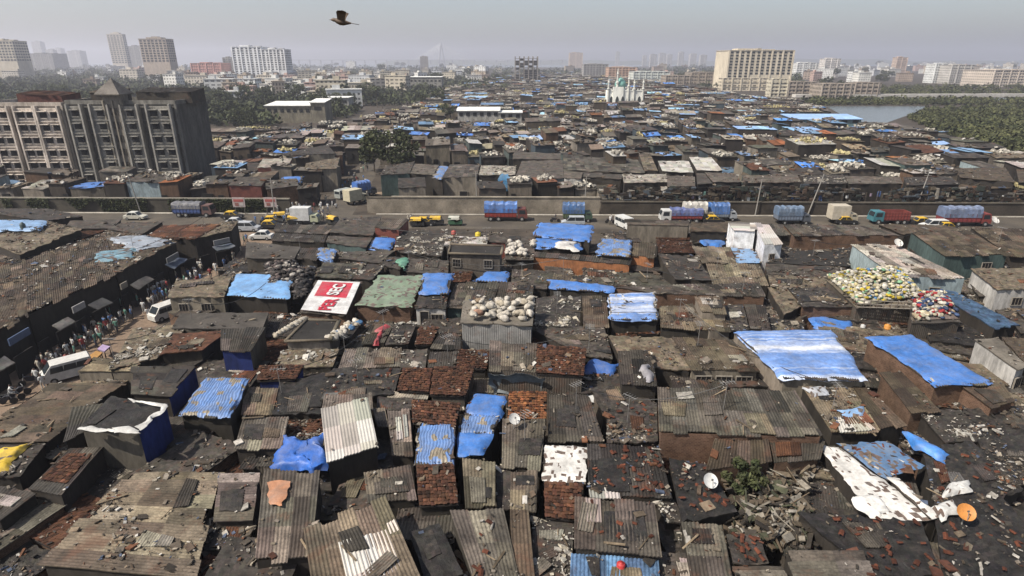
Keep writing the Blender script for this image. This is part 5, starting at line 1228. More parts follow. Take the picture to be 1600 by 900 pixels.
place('c5', lambda: make_car('parked_car', (.42,.45,.48), boxy=True, H=1.8, L=4.2), 895, 353, RL, 'silver grey jeep passing the green slatted truck', 'car', C_)
place('c6', lambda: make_car('parked_car', WH, boxy=True, H=1.75, L=4.4), 1457, 358, RL, 'white estate car beside the big truck at the right end', 'car', C_)
place('c7', lambda: make_car('parked_car', (.34,.36,.37), boxy=True, H=1.7), 855, 305, R0, 'grey car parked on the terrace in front of the pale blue house', 'car', C_)
place('v1', lambda: make_van('van', WH, 4.4), 976, 356, -1.2, 'white van nosing out between the tan house and the road', 'van', C_)
place('v2', lambda: make_van('van', (.62,.61,.58), 4.0, 1.6, 1.9), 108, 590, math.radians(222), 'white minibus parked at the lower end of the market street', 'van', C_)
place('v3', lambda: make_van('van', (.62,.60,.56), 3.5, 1.5, 1.8), 261, 497, math.radians(240), 'short white van beside the tan house on the market street', 'van', C_)
place('v4', lambda: make_van('van', (.36,.38,.36), 4.6), 540, 309, 1.0, 'grey van driving up the side street', 'van', C_)
TX = lambda: make_car('taxi', BLACK, roof=YEL)
tx = ((364,342,R0,'black taxi with a yellow roof beside the pale silver car'),(426,350,.1,'black and yellow taxi left of the white box truck'),(1114,349,R0,'taxi with a bright yellow roof in front of the bulging blue load'),(423,357,R0,'taxi at the junction behind the white hatchback'),
      (1320,350,R0,'taxi showing its yellow roof under the cream box truck'),(1440,352,R0,'taxi behind the white estate car'),(1478,360,R0,'taxi in front of the big truck at the right end'),(664,352,R0,'black taxi in the row of rickshaws left of the red sided truck'))
for k, (px, py, yw_, lb) in enumerate(tx): place('tx', TX, px, py, yw_, lb, 'taxi', 'black and yellow taxis')
AU = lambda: make_auto('auto_rickshaw', (.03,.03,.03), YEL); AG = lambda: make_auto('auto_rickshaw', (.05,.13,.07), (.60,.60,.52))
for px, py, yw_, lb in ((653,354,R0,'black and yellow rickshaw, first of the waiting row'),(683,352,R0,'black and yellow rickshaw, last of the waiting row'),(462,351,.2,'yellow topped rickshaw below the white box truck'),(522,352,-.6,'rickshaw at the corner where the bare wall begins'),(440,345,.4,'rickshaw among the crowd left of the junction')): place('au', AU, px, py, yw_, lb, 'rickshaw', 'rickshaws on the road')
place('ag', AG, 712, 352, R0, 'green rickshaw with a pale hood left of the red sided truck', 'rickshaw', 'rickshaws on the road')
place('bk', lambda: make_bike('motorcycle'), 867, 347, R0, 'motorcycle ridden past the green slatted truck', 'motorcycle', 'motorcycles')
for k, (px, py, a) in enumerate(((88,572,4.0),(95,565,4.2),(20,628,.6),(30,620,.8),(8,634,.5),(196,487,4.1),(205,482,4),(190,492,4.2),(186,496,4.3),(953,349,R0),(637,349,R0),(150,505,4.1),(160,500,4.2),(120,535,4.2),(110,540,4),(240,455,4.1),(248,450,4),(70,570,4.1),(300,418,4.1),(50,600,4))):
    o = place('bk', None, px, py, a, '', 'motorcycle', 'motorcycles'); pend(o, 'small dark motorcycle', (px, py), 'motorcycle', 'motorcycles')
# ------------------------------------------------ people
def make_person(pose):
    J = dict(pel=(0,0,.95), ab=(0,0,1.15), ch=(0,0,1.36), nk=(0,.0,1.50), hd=(.02,0,1.60), ht=(.01,0,1.72))
    if pose == 'walk': J.update(lh=(0,.10,.90), lk=(.16,.11,.50), lf=(.10,.11,.07), lt=(.24,.12,.03), rh=(0,-.10,.90), rk=(.02,-.11,.48), rf=(-.22,-.11,.10), rt=(-.10,-.12,.03), ls=(0,.19,1.42), le=(-.12,.25,1.14), lw=(-.06,.25,.90), rs=(0,-.19,1.42), re=(.08,-.25,1.14), rw=(.22,-.23,.94))
    elif pose == 'stand': J.update(lh=(0,.10,.90), lk=(.02,.11,.48), lf=(0,.12,.07), lt=(.14,.13,.03), rh=(0,-.10,.90), rk=(.02,-.11,.48), rf=(0,-.12,.07), rt=(.14,-.13,.03), ls=(0,.19,1.42), le=(-.02,.26,1.14), lw=(.06,.25,.90), rs=(0,-.19,1.42), re=(-.02,-.26,1.14), rw=(.20,-.2,1.02))
    else:
        for k in J: J[k] = (J[k][0]+(.12 if J[k][2] > 1.2 else 0), J[k][1], J[k][2]-.05)
        J.update(lh=(.06,.11,.88), lk=(.42,.17,.74), lf=(.30,.16,.36), lt=(.44,.16,.31), rh=(.06,-.11,.88), rk=(.42,-.17,.74), rf=(.30,-.16,.36), rt=(.44,-.16,.31), ls=(.12,.19,1.36), le=(.30,.27,1.16), lw=(.52,.28,1.12), rs=(.12,-.19,1.36), re=(.30,-.27,1.16), rw=(.52,-.28,1.12))
    R = dict(pel=.14,ab=.125,ch=.155,nk=.055,hd=.09,ht=.085,lh=.095,lk=.06,lf=.045,lt=.035,ls=.075,le=.045,lw=.035)
    E_ = [('pel','ab'),('ab','ch'),('ch','nk'),('nk','hd'),('hd','ht')]+[(a+x,b_+y) if a in 'lr' and len(a)==1 else (a,b_) for a,x,b_,y in ()]
    for s in 'lr': E_ += [('pel',s+'h'),(s+'h',s+'k'),(s+'k',s+'f'),(s+'f',s+'t'),('ch',s+'s'),(s+'s',s+'e'),(s+'e',s+'w')]
    ks = list(J); me = bpy.data.meshes.new('person'); me.from_pydata([J[k] for k in ks], [(ks.index(a), ks.index(b_)) for a, b_ in E_], []); o = bpy.data.objects.new('person', me); S.collection.objects.link(o)
    md = o.modifiers.new('s', 'SKIN')
    for i, k in enumerate(ks):
        r_ = R.get(k) or R['l'+k[1:]]; me.skin_vertices[0].data[i].radius = (r_, r_*(.8 if k in ('pel','ab','ch') else 1))
    me.skin_vertices[0].data[0].use_root = True; o.modifiers.new('d', 'SUBSURF').levels = 1
    dg = bpy.context.evaluated_depsgraph_get(); m2 = bpy.data.meshes.new_from_object(o.evaluated_get(dg)); bpy.data.objects.remove(o); return m2, J
PM = {}
def person_mesh(pose, shirt, trous):
    if pose not in PM: PM[pose] = make_person(pose)
    m = PM[pose][0].copy(); m.name = 'person'; n = len(m.polygons); T = np.zeros((n,4)); T[:,3] = 1
    for p in m.polygons:
        x, y, z = p.center
        if z > 1.66-(.05 if pose == 'ride' else 0) or (z > 1.56 and x < -.02 and abs(y) < .12): c = (.012,.011,.010)
        elif z > 1.47 and abs(y) < .12: c = (.20,.11,.07)
        elif abs(y) > .2 and z < 1.2: c = (.20,.11,.07)
        elif z > (.88 if pose != 'ride' else .9): c = shirt
        elif z > .09 if pose != 'ride' else True: c = trous
        else: c = (.03,.025,.02)
        T[p.index,:3] = c
    for a in list(m.attributes):
        if a.name == 'tint': m.attributes.remove(a)
    at = m.attributes.new('tint', 'FLOAT_COLOR', 'FACE'); at.data.foreach_set('color', T.astype(np.float32).ravel()); m.materials.clear(); m.materials.append(M_PLAIN); m.polygons.foreach_set('use_smooth', np.ones(n, bool)); return m
SH = [((.70,.70,.68),'white shirt'),((.10,.20,.42),'blue shirt'),((.35,.06,.06),'red shirt'),((.50,.46,.38),'cream shirt'),((.06,.06,.07),'black shirt'),((.12,.28,.22),'green shirt')]
TR = [(.05,.05,.06),(.16,.14,.11),(.10,.12,.18),(.55,.54,.50)]
PV = {}
def person(px, py, pose, face, sh=None, h=0., z=.016):
    si = int(rng.choice([0,0,0,1,2,3,3,4,5])) if sh is None else sh; ti = int(rng.integers(4)); k = (pose, si, ti)
    if k not in PV: PV[k] = person_mesh(pose, SH[si][0], TR[ti])
    o = bpy.data.objects.new('person', PV[k]); S.collection.objects.link(o); p = G(px, py, h); o.location = (p[0], p[1], h+z); o.rotation_euler = (0,0,face); s_ = rng.uniform(.94,1.05); o.scale = (s_,s_,s_)
    d = {'walk':'person walking in a ','stand':'person standing in a ','ride':'rider in a '}[pose]+SH[si][1]+','; pend(o, d, (px, py-3), 'person', 'people in the streets')
PE_X = []
for k in range(60): PE_X.append((rng.uniform(425,520), rng.uniform(326,350)) if k < 34 else (rng.uniform(540,575), rng.uniform(262,318)))
for k in range(70):
    f = rng.random(); PE_X.append((352-f*300+rng.uniform(-16,22), 392+f*175+f*f*20+rng.uniform(-6,22)))
PE = '347,404 354,404 362,398 325,421 316,429 372,384 382,382 386,380 282,452 260,455 234,501 171,506 217,472 232,468 138,530 150,520 35,586 500,341 492,328 540,292 545,288 555,279 560,291 475,293 445,349 466,333 470,331 643,349 735,304 738,305 819,304 953,351 505,345 513,345 497,349 430,344 436,342 412,352 400,350 418,347 550,300 536,297 565,270 572,263 548,318 526,330 520,325 510,318 532,305 300,442 308,438 290,447 270,470 245,470 226,490 160,540 120,560 390,392 378,400 366,410 352,420 338,428 330,436 70,610 60,600 600,306 640,305 700,306 770,305 790,304 815,305 900,304 184,520 207,500 252,446 276,440 310,412 333,402'
for a, b_ in [tuple(map(float, s_.split(','))) for s_ in PE.split()]+PE_X:
    person(a, b_, 'walk' if rng.random() < .6 else 'stand', rng.uniform(0,6.28))
for a, b_, f in ((867,347,R0),(637,349,R0),(953,349,R0),(88,572,4.0),(20,628,.6)):
    p = G(a, b_, 0); person(a, b_, 'ride', f, None, 0., .05)
# carts on the market street
for k, (q, col, lb) in enumerate((([(152,545),(160,538),(172,541),(163,549)],(.42,.32,.50),'mauve topped handcart on the market street behind the white minibus'),([(136,558),(150,548),(160,551),(147,563)],(.45,.24,.07),'orange brown topped handcart between the mauve cart and the minibus'))):
    P = [G(*c, 1.0) for c in q]; c = sum(P)/4; r = empty('handcart', (c[0],c[1],.01)); b = MB(); grid(b, P, 6, 4, np.zeros((5,7)), jit(col,.08,24), 0, .14); b.obj('top', M_PLAIN, r)
    for i in range(4):
        p = P[i]*.85+c*.15; b = MB(); b.tube([(p[0],p[1],.02),(p[0],p[1],.95)], .05, 6, (.15,.10,.07)); b.obj('leg', M_PLAIN, r)
    tag(r, lb, 'handcart')
# ------------------------------------------------ signs, sacks, dishes, loose things on the roofs
def RP(i): return ROOFS[i][0]
def find(x, y):                          # the traced roof over a photo point
    for i, (P, k, q) in enumerate(ROOFS):
        if inpoly(np.array([x]), np.array([y]), q)[0]: return P
    return None
def onroof(x, y):                        # point and normal of that roof under a photo point
    P = find(x, y)
    if P is None: return G(x, y, 4.6), A(0,0,1)
    n = np.cross(P[1]-P[0], P[3]-P[0]); n /= np.linalg.norm(n); n = n if n[2] > 0 else -n; c = sum(P)/4
    d = ray(x, y); o = A(0,0,CAMH); t = np.dot(c-o, n)/np.dot(d, n); return o+d*t, n
def sheetP(q, h):                        # photo quad on height(s) h
    h = h if isinstance(h, (list, tuple)) else [h]*4
    return [G(*p, z) for p, z in zip(q, h)]
def onP(q, lift=.1):
    R_ = []
    c = (sum(p[0] for p in q)/4, sum(p[1] for p in q)/4); P0, n = onroof(*c)
    for x, y in q:
        d = ray(x, y); o = A(0,0,CAMH); t = np.dot(P0+n*lift-o, n)/np.dot(d, n); R_.append(o+d*t)
    return R_
def tarp(q, P, col, label, **kw):
    b = MB(); kw.setdefault('rag', 2.2); roof_tarp(b, P, COL[col] if isinstance(col, str) else col, **kw); o = b.obj('tarpaulin', M_TARP, base=tuple(sum(P)/4), smooth=True); tag(o, label, 'tarpaulin', 'loose sheets on the roofs'); return o
# lettered sheet
q = [(497,438),(563,441),(541,491),(470,484)]; P = onP(q, .22); Lu, Lv = size(P); b = MB(); nu, nv = 26, 22
s, t = np.meshgrid((np.arange(nu)+.5)/nu, (np.arange(nv)+.5)/nv); T = np.tile(A(.70,.69,.68), (nu*nv,1)); s, t = s.ravel(), t.ravel()
T[(t < .53) & (t > .03) & (s > .10) & (s < .86)] = (.50,.025,.05); T[((s < .045) | (s > .95))] = (.66,.66,.65)
S2, T2 = np.meshgrid(np.linspace(0,1,nu+1), np.linspace(0,1,nv+1)); off = .03*fbm(S2*5, T2*5, 3)+.02
grid(b, P, nu, nv, off, T, 0, .03); o = b.obj('sign_sheet', M_TARP, base=tuple(sum(P)/4)); tag(o, 'white and red lettered advertising sheet used as a roof cover', 'sign sheet')
du = (P[1]-P[0]+P[2]-P[3]); du /= np.linalg.norm(du); n = normal(P); dv = np.cross(du, n); dv = (P[3]-P[0]+P[2]-P[1]); dv /= np.linalg.norm(dv)
ob = o
def lettering(txt, s_, t_, size_, col, xs=1.):
    cu = bpy.data.curves.new('lettering', 'FONT'); cu.body = txt; cu.size = size_; cu.extrude = .006; cu.offset = .03*size_; cu.align_x = 'LEFT'; cu.align_y = 'BOTTOM'
    tm = bpy.data.objects.new('lettering', cu); S.collection.objects.link(tm); dg = bpy.context.evaluated_depsgraph_get(); me = bpy.data.meshes.new_from_object(tm.evaluated_get(dg)); bpy.data.objects.remove(tm)
    at = me.attributes.new('tint', 'FLOAT_COLOR', 'FACE'); k = len(me.polygons); at.data.foreach_set('color', np.tile(np.r_[A(*col),1.], (k,1)).astype(np.float32).ravel()); me.materials.clear(); me.materials.append(M_PLAIN)
    x = bpy.data.objects.new('lettering', me); S.collection.objects.link(x); x.parent = ob; p = bil(P, s_, t_)+n*.11-np.asarray(ob.location)
    M4 = Matrix(((*(-dv*xs),),)).to_3x3() if 0 else Matrix([[(-dv*xs)[i], (-du)[i], n[i]] for i in range(3)]).to_4x4(); M4.translation = Vector(p); x.matrix_local = M4
LS = Lu*.36
lettering('PER', .70, .955, LS, (.50,.025,.05), Lv*.40/(LS*1.9)); lettering('SEC', .70, .49, LS, (.70,.69,.68), Lv*.42/(LS*1.9))
b = MB(); pts = [bil(P, .36+.10*(1-math.cos(a)), .86+.10*math.sin(a))+n*.07 for a in np.linspace(.2,1.5,7)]; b.tube(pts, .05, 5, (.50,.025,.05)); b.obj('swoosh', M_PLAIN, o, base=tuple(o.location))
# bright sheet patch on the striped roof, and other loose sheets
def patchsheet(q, col, label, pitch=.2, lift=.09, u=False):
    P = onP(q, lift); b = MB(); roof_corr(b, P, COL[col] if isinstance(col, str) else col, pitch, u=u, patch=0); o = b.obj('tin_sheet', M_NEW, base=tuple(sum(P)/4)); tag(o, label, 'tin sheet', 'tin sheets lying on roofs'); return o
patchsheet([(529,849),(602,824),(627,888),(546,925)], (.66,.64,.58), 'large clean white ribbed sheet on the wide striped tan roof')
patchsheet([(604,818),(617,811),(625,828),(610,835)], (.60,.58,.53), 'small pale patch sheet beside the large clean white one')
patchsheet([(915,778),(938,779),(940,816),(917,816)], 'l', 'pale strip of sheet on the upper edge of the ribbed grey roof')
patchsheet([(618,652),(626,651),(630,685),(620,687)], (.6,.6,.58), 'narrow white strip on the roof right of the bright white ribbed roof')
patchsheet([(629,649),(635,648),(638,680),(632,682)], (.6,.6,.58), 'second narrow white strip on the roof right of the bright white roof')
patchsheet([(1306,652),(1344,650),(1368,671),(1312,675)], (.62,.60,.54), 'pale sheets at the lower edge of the planked roof')
patchsheet([(920,764),(968,769),(970,780),(922,777)], (.62,.60,.57), 'white frayed sheet edge above the ribbed grey roof')
tarp(0, sheetP([(443,682),(508,682),(511,735),(430,733)], [4.6,4.6,4.0,4.0]), (.03,.13,.50), 'crumpled deep blue tarpaulin slumped left of the bright white roof', amp=.16, hang=.5, fold=.22, rag=3.2, step=.12)
tarp(0, onP([(1262,492),(1332,505),(1330,518),(1270,512)], .2), 'B', 'rumpled blue plastic below the yellow and white bag heap', amp=.25)
tarp(0, sheetP([(1417,675),(1476,703),(1470,718),(1426,700)], [5.0,5.0,4.7,4.7]), (.05,.22,.62), 'folded bright blue tarpaulin strip on the right hand felt roof', amp=.22)
tarp(0, onP([(2,700),(43,694),(12,735),(-30,742)], .2), (.62,.42,.03), 'yellow plastic sheet at the left edge', holes=.2)
tarp(0, onP([(-20,352),(66,347),(60,356),(-30,361)], .2), (.42,.52,.62), 'pale blue sheet on the roof at the upper left edge')
tarp(0, onP([(150,395),(212,388),(205,403),(145,410)], .15), (.16,.30,.38), 'faded turquoise sheet on the long market roof', holes=.35)
tarp(0, onP([(165,372),(225,368),(272,378),(215,392)], .15), (.30,.34,.40), 'worn grey blue sheet covering the top of the long market roof', holes=.22)
tarp(0, onP([(896,720-310+225-225,),(0,0)], .1) if 0 else sheetP([(622,405),(640,403),(632,421),(626,420)], 5.1), (.10,.30,.20), 'green rag of cloth left of the grey two window house', amp=.2)
tarp(0, onP([(1312,640),(1350,636),(1352,650),(1318,652)], .12), 'L', 'ragged faded blue pieces on the planked roof', holes=.45)
tarp(0, onP([(1256,606),(1290,604),(1300,618),(1266,620)], .12), (.5,.52,.56), 'torn pale plastic on the upper end of the planked roof', holes=.45)
tarp(0, onP([(425,757),(452,756),(444,790),(423,792)], .12), (.50,.24,.13), 'orange cloth spread on a grey ribbed roof at the bottom', hang=.05)
tarp(0, onP([(870,620),(960,612),(940,650),(890,650)], .1) if 0 else sheetP([(912,563),(962,566),(958,592),(911,590)], [4.6,4.6,3.6,3.6]), (.03,.12,.42), 'dark blue sheet hung in the gap right of the half tiled roof', amp=.15)
tarp(0, sheetP([(910,595),(965,598),(962,626),(908,622)], [3.6,3.6,3.3,3.3]), (.62,.63,.63), 'white perforated sheet in the gap below the dark blue one', holes=.3)
tarp(0, sheetP([(766,580),(846,586),(846,614),(768,612)], [5.2,5.2,3.3,3.3]), (.16,.19,.21), 'grey tarpaulin hung as a wall under the half tiled roof', amp=.2)
tarp(0, onP([(1000,570),(1016,568),(1021,594),(1008,596)], .2), (.26,.25,.27), 'crumpled grey white cloth over the right side of a small dark roof', amp=.15)
tarp(0, onP([(866,377),(905,378),(900,390),(872,388)], .2), (.6,.58,.55), 'draped white cloth between the ragged blue tarps by the road', amp=.2)
tarp(0, sheetP([(1462,820-30),(1490,782),(1500,800),(1470,812)], 4.7), (.66,.65,.62), 'torn white sheet end beside the orange dish', holes=.3)
tarp(0, sheetP([(1481,757),(1512,748),(1520,768),(1470,775)], 4.7), (.66,.65,.62), 'small torn white sheet above the orange dish', holes=.25)
tarp(0, onP([(592,508),(606,506),(590,536),(582,537)], .12), (.40,.05,.06), 'strip of red cloth across a cluttered roof', amp=.12)
tarp(0, onP([(1330,775),(1376,774),(1390,800),(1372,812)], .1), (.66,.65,.62), 'white torn plastic spilling from the white speckled sheet', holes=.1)
tarp(0, sheetP([(1100,265+225-225,),(0,0)], 0) if 0 else sheetP([(772,272),(800,275),(798,303),(768,300)], [5,5,1,1]), (.06,.22,.42), 'blue green curtain hung across an open front above the bare wall', amp=.2)
tarp(0, sheetP([(883,288),(898,288),(897,303),(884,303)], [2.4,2.4,.3,.3]), (.05,.20,.52), 'bright blue awning cloth on the white house front', amp=.1)
tarp(0, sheetP([(1080,360),(1135,365),(1128,384),(1098,384)], [4.2,4.2,3.2,3.2]), (.05,.17,.48), 'dark blue sheet in the recess left of the white two part shed', amp=.2)
# sacks
def sack_mesh(seed):
    g = np.random.default_rng(seed); b = MB(); n, m = 12, 8; V = []
    for j in range(m+1):
        ph = math.pi*j/m-math.pi/2
        for i in range(n):
            a = i/n*6.283; r_ = math.cos(ph)**.75; x, y, z = .55*r_*math.cos(a), .42*r_*math.sin(a), .36*math.sin(ph); k = 1+.42*fbm(np.array([x*4+seed]), np.array([y*4+z*5]), seed)[0]*2; V.append((x*k, y*k, max(z*k, -.24)))
    b.add(V, [[j*n+i, j*n+(i+1)%n, (j+1)*n+(i+1)%n, (j+1)*n+i] for j in range(m) for i in range(n)], (1,1,1)); b.tube([(.5,0,.02),(.66,.02,.10)], [.14,.09], 6, (1,1,1)); return b
def tintmesh(b, col, mat, name):
    b.t = [np.broadcast_to(np.asarray(col), (len(f),3))*1. for f in b.f]; return b.mesh(name, mat, smooth=True)
SACKC = [((.68,.65,.59),'off white'),((.58,.53,.44),'cream'),((.80,.77,.72),'white'),((.10,.24,.48),'blue'),((.50,.30,.22),'salmon'),((.42,.33,.24),'tan')]
SM = {}
def sack(p, sc, ci, label, rz, group):
    k = (int(rng.integers(4)), ci)
    if k not in SM: SM[k] = tintmesh(sack_mesh(k[0]), SACKC[ci][0], M_LITTER, 'sack')
    o = bpy.data.objects.new('sack', SM[k]); S.collection.objects.link(o); o.location = p; o.rotation_euler = (rng.uniform(-.25,.25), rng.uniform(-.25,.25), rz); o.scale = (sc,sc,sc); tag(o, label, 'sack', group); return o
for k in range(66):
    s, t = rng.uniform(.16,.97), rng.beta(1.3,1.3)*.9+.05; P = find(790, 490); p = bil(P, s, t); ci = [0,0,1,2,0,1,2][int(rng.integers(7))]
    if k == 40: ci = 3
    if k == 41: ci = 4
    if k == 42: ci = 5
    top = k > 40; sack(tuple(p+A(0,0,.26+(.36 if top else 0))), rng.uniform(.55,.85), ci, {3:'the one blue sack in the rooftop pile of white sacks',4:'salmon pink sack in the rooftop pile of white sacks',5:'tan sack in the rooftop pile of white sacks'}.get(ci, SACKC[ci][1]+' stuffed sack in the '+('upper layer' if top else 'lower layer')+' of the grey tin house roof pile'), rng.uniform(0,6.3), 'stuffed sacks piled on the grey tin house')
for k in range(26):
    p = bil(find(812,392), rng.uniform(.02,.98), rng.uniform(.1,.95)); sack(tuple(p+A(0,0,.4)), rng.uniform(.6,.95), 2, 'white sack in the loose pile left of the ragged blue tarp by the road', rng.uniform(0,6.3), 'white sacks near the road')
for k in range(15):
    p = onroof(431+k*3.2, 524-k*1.85)[0]; p[2] = 5.2; sack(tuple(G(431+k*3.2, 524-k*1.85, 5.2)), rng.uniform(.55,.75), 0 if k%2 else 1, ('off white' if k%2 else 'cream')+' sack in the row along the left rim of the terrace', rng.uniform(0,6.3), 'sacks rimming the terrace')
for k in range(24):
    f = rng.random(); p = G(516+f*40+rng.uniform(-7,7), 528-f*26+rng.uniform(-2,3), 5.1); ci = [2,0,1,3,2,0][int(rng.integers(6))]; sack(tuple(p), rng.uniform(.5,.8), ci, SACKC[ci][1]+' sack heaped at the right rim of the terrace', rng.uniform(0,6.3), 'sacks rimming the terrace')
# heaps of bags that read as a mass
def heap(name, q, hts, n, pal, label, peak, L0=.45, mat=None):
    P = sheetP(q, hts); s, t = rng.random(n*2), rng.random(n*2); e = np.minimum(np.minimum(s,1-s), np.minimum(t,1-t))*2; hz = peak*(1-(1-np.clip(e*1.3,0,1))**2); C = bil(P, s, t); C[:,2] += hz*rng.uniform(.55,1,n*2)+.12
    b = MB(); L = rng.uniform(.6,1.3,n*2)*L0; T = np.asarray(pal)[rng.integers(0,len(pal),n*2)]*rng.uniform(.7,1.4,(n*2,1))
    base = [p+A(0,0,.02) for p in P]; nu = 12; S_, T_ = np.meshgrid(np.linspace(0,1,nu+1), np.linspace(0,1,nu+1)); ee = np.minimum(np.minimum(S_,1-S_), np.minimum(T_,1-T_))*2; grid(b, base, nu, nu, peak*.75*(1-(1-np.clip(ee*1.3,0,1))**2), np.tile(np.mean(pal,0)*.5,(nu*nu,1)), 0, .05)
    vs = sack_mesh(1); V0 = np.concatenate(vs.v); F4 = [f for f in vs.f if f.shape[1]==4]; F4 = np.concatenate(F4); k = len(V0)
    for i in range(n*2):
        a = rng.uniform(0,6.28); M_ = np.array(Matrix.Rotation(a,3,'Z') @ Matrix.Rotation(rng.normal(0,.6),3,'X')); b.add((V0*L[i]*A(1,1,.9)) @ M_.T + C[i], F4, np.clip(T[i],0,1))
    o = b.obj(name, mat or M_LITTER, base=tuple(sum(P)/4), smooth=True); tag(o, label, 'heap', kind='stuff'); return o
WHT = [(.70,.69,.64)]*6+[(.66,.62,.48)]*3
heap('bag_heap', [(1292,432),(1408,424),(1440,462),(1345,478)], [5.5,5.5,5.5,5.4], 420, WHT*2+[(.60,.48,.06)]*3+[(.60,.54,.30)]*4+[(.24,.46,.30)]*2+[(.10,.25,.5)], 'heap of white, yellow and green bags on a railed roof', 1.5, .42)
heap('bag_heap', [(1424,466),(1472,464),(1500,498),(1432,500)], [5.1,5.1,5.1,5.1], 150, WHT+[(.40,.05,.06)]*4+[(.06,.10,.22)]*3+[(.5,.42,.3)], 'heap of red, white and dark bundles right of the yellow and white bags', 1.3, .5)
heap('cloth_heap', [(412,415),(462,412),(486,440),(420,446)], [5.2,5.2,5.2,5.2], 120, [(.05,.045,.045),(.09,.08,.08),(.03,.03,.035),(.16,.13,.13),(.45,.43,.41)], 'mound of dark rags between the pale blue tarp and the lettered sheet', 1.0, .5)
heap('cloth_heap', [(460,425),(494,422),(480,465),(458,468)], [4.9,4.9,4.9,4.9], 70, [(.05,.045,.045),(.03,.03,.035),(.10,.09,.09)], 'black rag pile on the left of the lettered sheet', .9, .45)
# rail round the bag heap
rr = empty('roof_railing', tuple(G(1338,482,5.3))); tag(rr, 'barred railing along the front of the yellow and white bag heap', 'railing'); a, c_ = G(1338,481,5.3), G(1422,484,5.3)
for z in (.1,.45,.8):
    b = MB(); b.tube([a+A(0,0,z), c_+A(0,0,z)], .05, 5, (.30,.27,.23)); b.obj('rail', M_PLAIN, rr)
for k in range(9):
    b = MB(); p = a+(c_-a)*k/8; b.tube([p, p+A(0,0,.95)], .04, 5, (.16,.13,.11)); b.obj('post', M_PLAIN, rr)
# balcony truss under the blue striped tarp roof
rr = empty('balcony_railing', tuple(G(955,500,4.4))); tag(rr, 'zigzag steel railing in front of the trash strewn striped tarp', 'railing'); a, c_ = G(953,500,4.6), G(1030,500,4.6)
for z in (0,.8):
    b = MB(); b.tube([a+A(0,0,z), c_+A(0,0,z)], .05, 5, (.06,.055,.05)); b.obj('rail', M_PLAIN, rr)
for k in range(12):
    p, q_ = a+(c_-a)*k/12, a+(c_-a)*(k+1)/12; b = MB(); b.tube([p+A(0,0,.8*(k%2)), q_+A(0,0,.8*((k+1)%2))], .04, 5, (.06,.055,.05)); b.obj('brace', M_PLAIN, rr)
# dishes and tanks
def dish(x, y, R_, col, label, az=.3, h=None):
    p = onroof(x, y)[0] if h is None else G(x, y, h); r = local('satellite_dish', tuple(p-A(0,0,.0)), az); tag(r, label, 'satellite dish', 'satellite dishes on the roofs'); b = MB(); m, n = 5, 20
    V = [(R_*j/m*math.cos(i/n*6.283), R_*j/m*math.sin(i/n*6.283)*1.0, .28*R_*(j/m)**2) for j in range(1,m+1) for i in range(n)]; tilt = np.array(Matrix.Rotation(math.radians(42),3,'X')); V = [(0,0,0)]+V; V = np.array(V)@tilt.T+A(0,0,.75)
    b.add(V, [[0,1+i,1+(i+1)%n] for i in range(n)], col); b.add(V, [[1+j*n+i,1+(j+1)*n+i,1+(j+1)*n+(i+1)%n,1+j*n+(i+1)%n] for j in range(m-1) for i in range(n)], col); b.obj('reflector', M_PLAIN, r, smooth=True)
    b = MB(); b.tube([(0,0,-.1),(0,.05,.72)], .04, 6, (.25,.24,.22)); b.obj('mast', M_PLAIN, r); b = MB(); t_ = tilt@A(0,0,R_*.95)+A(0,0,.75); b.tube([tilt@A(0,-R_*.95,.26*R_)+A(0,0,.75), t_], .02, 5, (.2,.2,.2)); b.tube([t_, t_-tilt@A(0,0,.14)], .05, 6, (.1,.1,.1)); b.obj('feed_arm', M_PLAIN, r)
dish(1107, 768, .44, (.70,.70,.68), 'white satellite dish on the black felt roof right of the tile strewn roof', .2); dish(1503, 818, .46, (.60,.25,.06), 'orange satellite dish at the torn white sheets, lower right', -.3)
dish(803, 670, .40, (.70,.69,.66), 'white satellite dish below the bright orange tiled roof', .5); dish(1401, 389, .55, (.70,.68,.64), 'white dish on the roof of the light blue walled shed', .1); dish(1552, 352, .6, (.66,.64,.60), 'pale dish behind the teal fronted house at the right', .2)
def tank(x, y, R_, H_, col, label, h=None):
    R_ *= .72; H_ *= .72
    p = onroof(x, y)[0] if h is None else G(x, y, h); b = MB(); b.lathe(tuple(p), [(.02,0),(R_,0),(R_*1.02,H_*.2),(R_*.98,H_*.22),(R_*1.02,H_*.45),(R_*.98,H_*.47),(R_*1.02,H_*.7),(R_*.85,H_*.86),(R_*.4,H_*.95),(R_*.4,H_*1.02),(.01,H_*1.03)], 18, col); o = b.obj('water_tank', M_PLAIN, base=tuple(p), smooth=True); tag(o, label, 'water tank', 'drums and tanks on the roofs'); return o
tank(747, 369, .6, .9, (.65,.50,.03), 'yellow drum on the cluttered roof behind the grey two window house'); tank(1113, 528, .42, .75, (.55,.07,.05), 'round red tank at the edge of the brown roof, centre right')
tank(1386, 514, .42, .7, (.60,.26,.05), 'orange drum on the roof in front of the railed bag heap'); tank(709, 366, .5, .8, (.42,.08,.06), 'dull red drum on the roof behind the grey two window house'); tank(1348, 512, .3, .5, (.55,.55,.53), 'small pale bucket beside the orange drum')
tank(970, 886, .3, .4, (.5,.04,.04), 'bright red bucket on the faded blue roof at the bottom edge'); tank(1449, 470, .45, .8, (.08,.20,.42), 'blue drum among the red and white bundles'); tank(38, 362, .5, 1.9, (.07,.10,.10), 'tall dark tank standing on the long market roof')
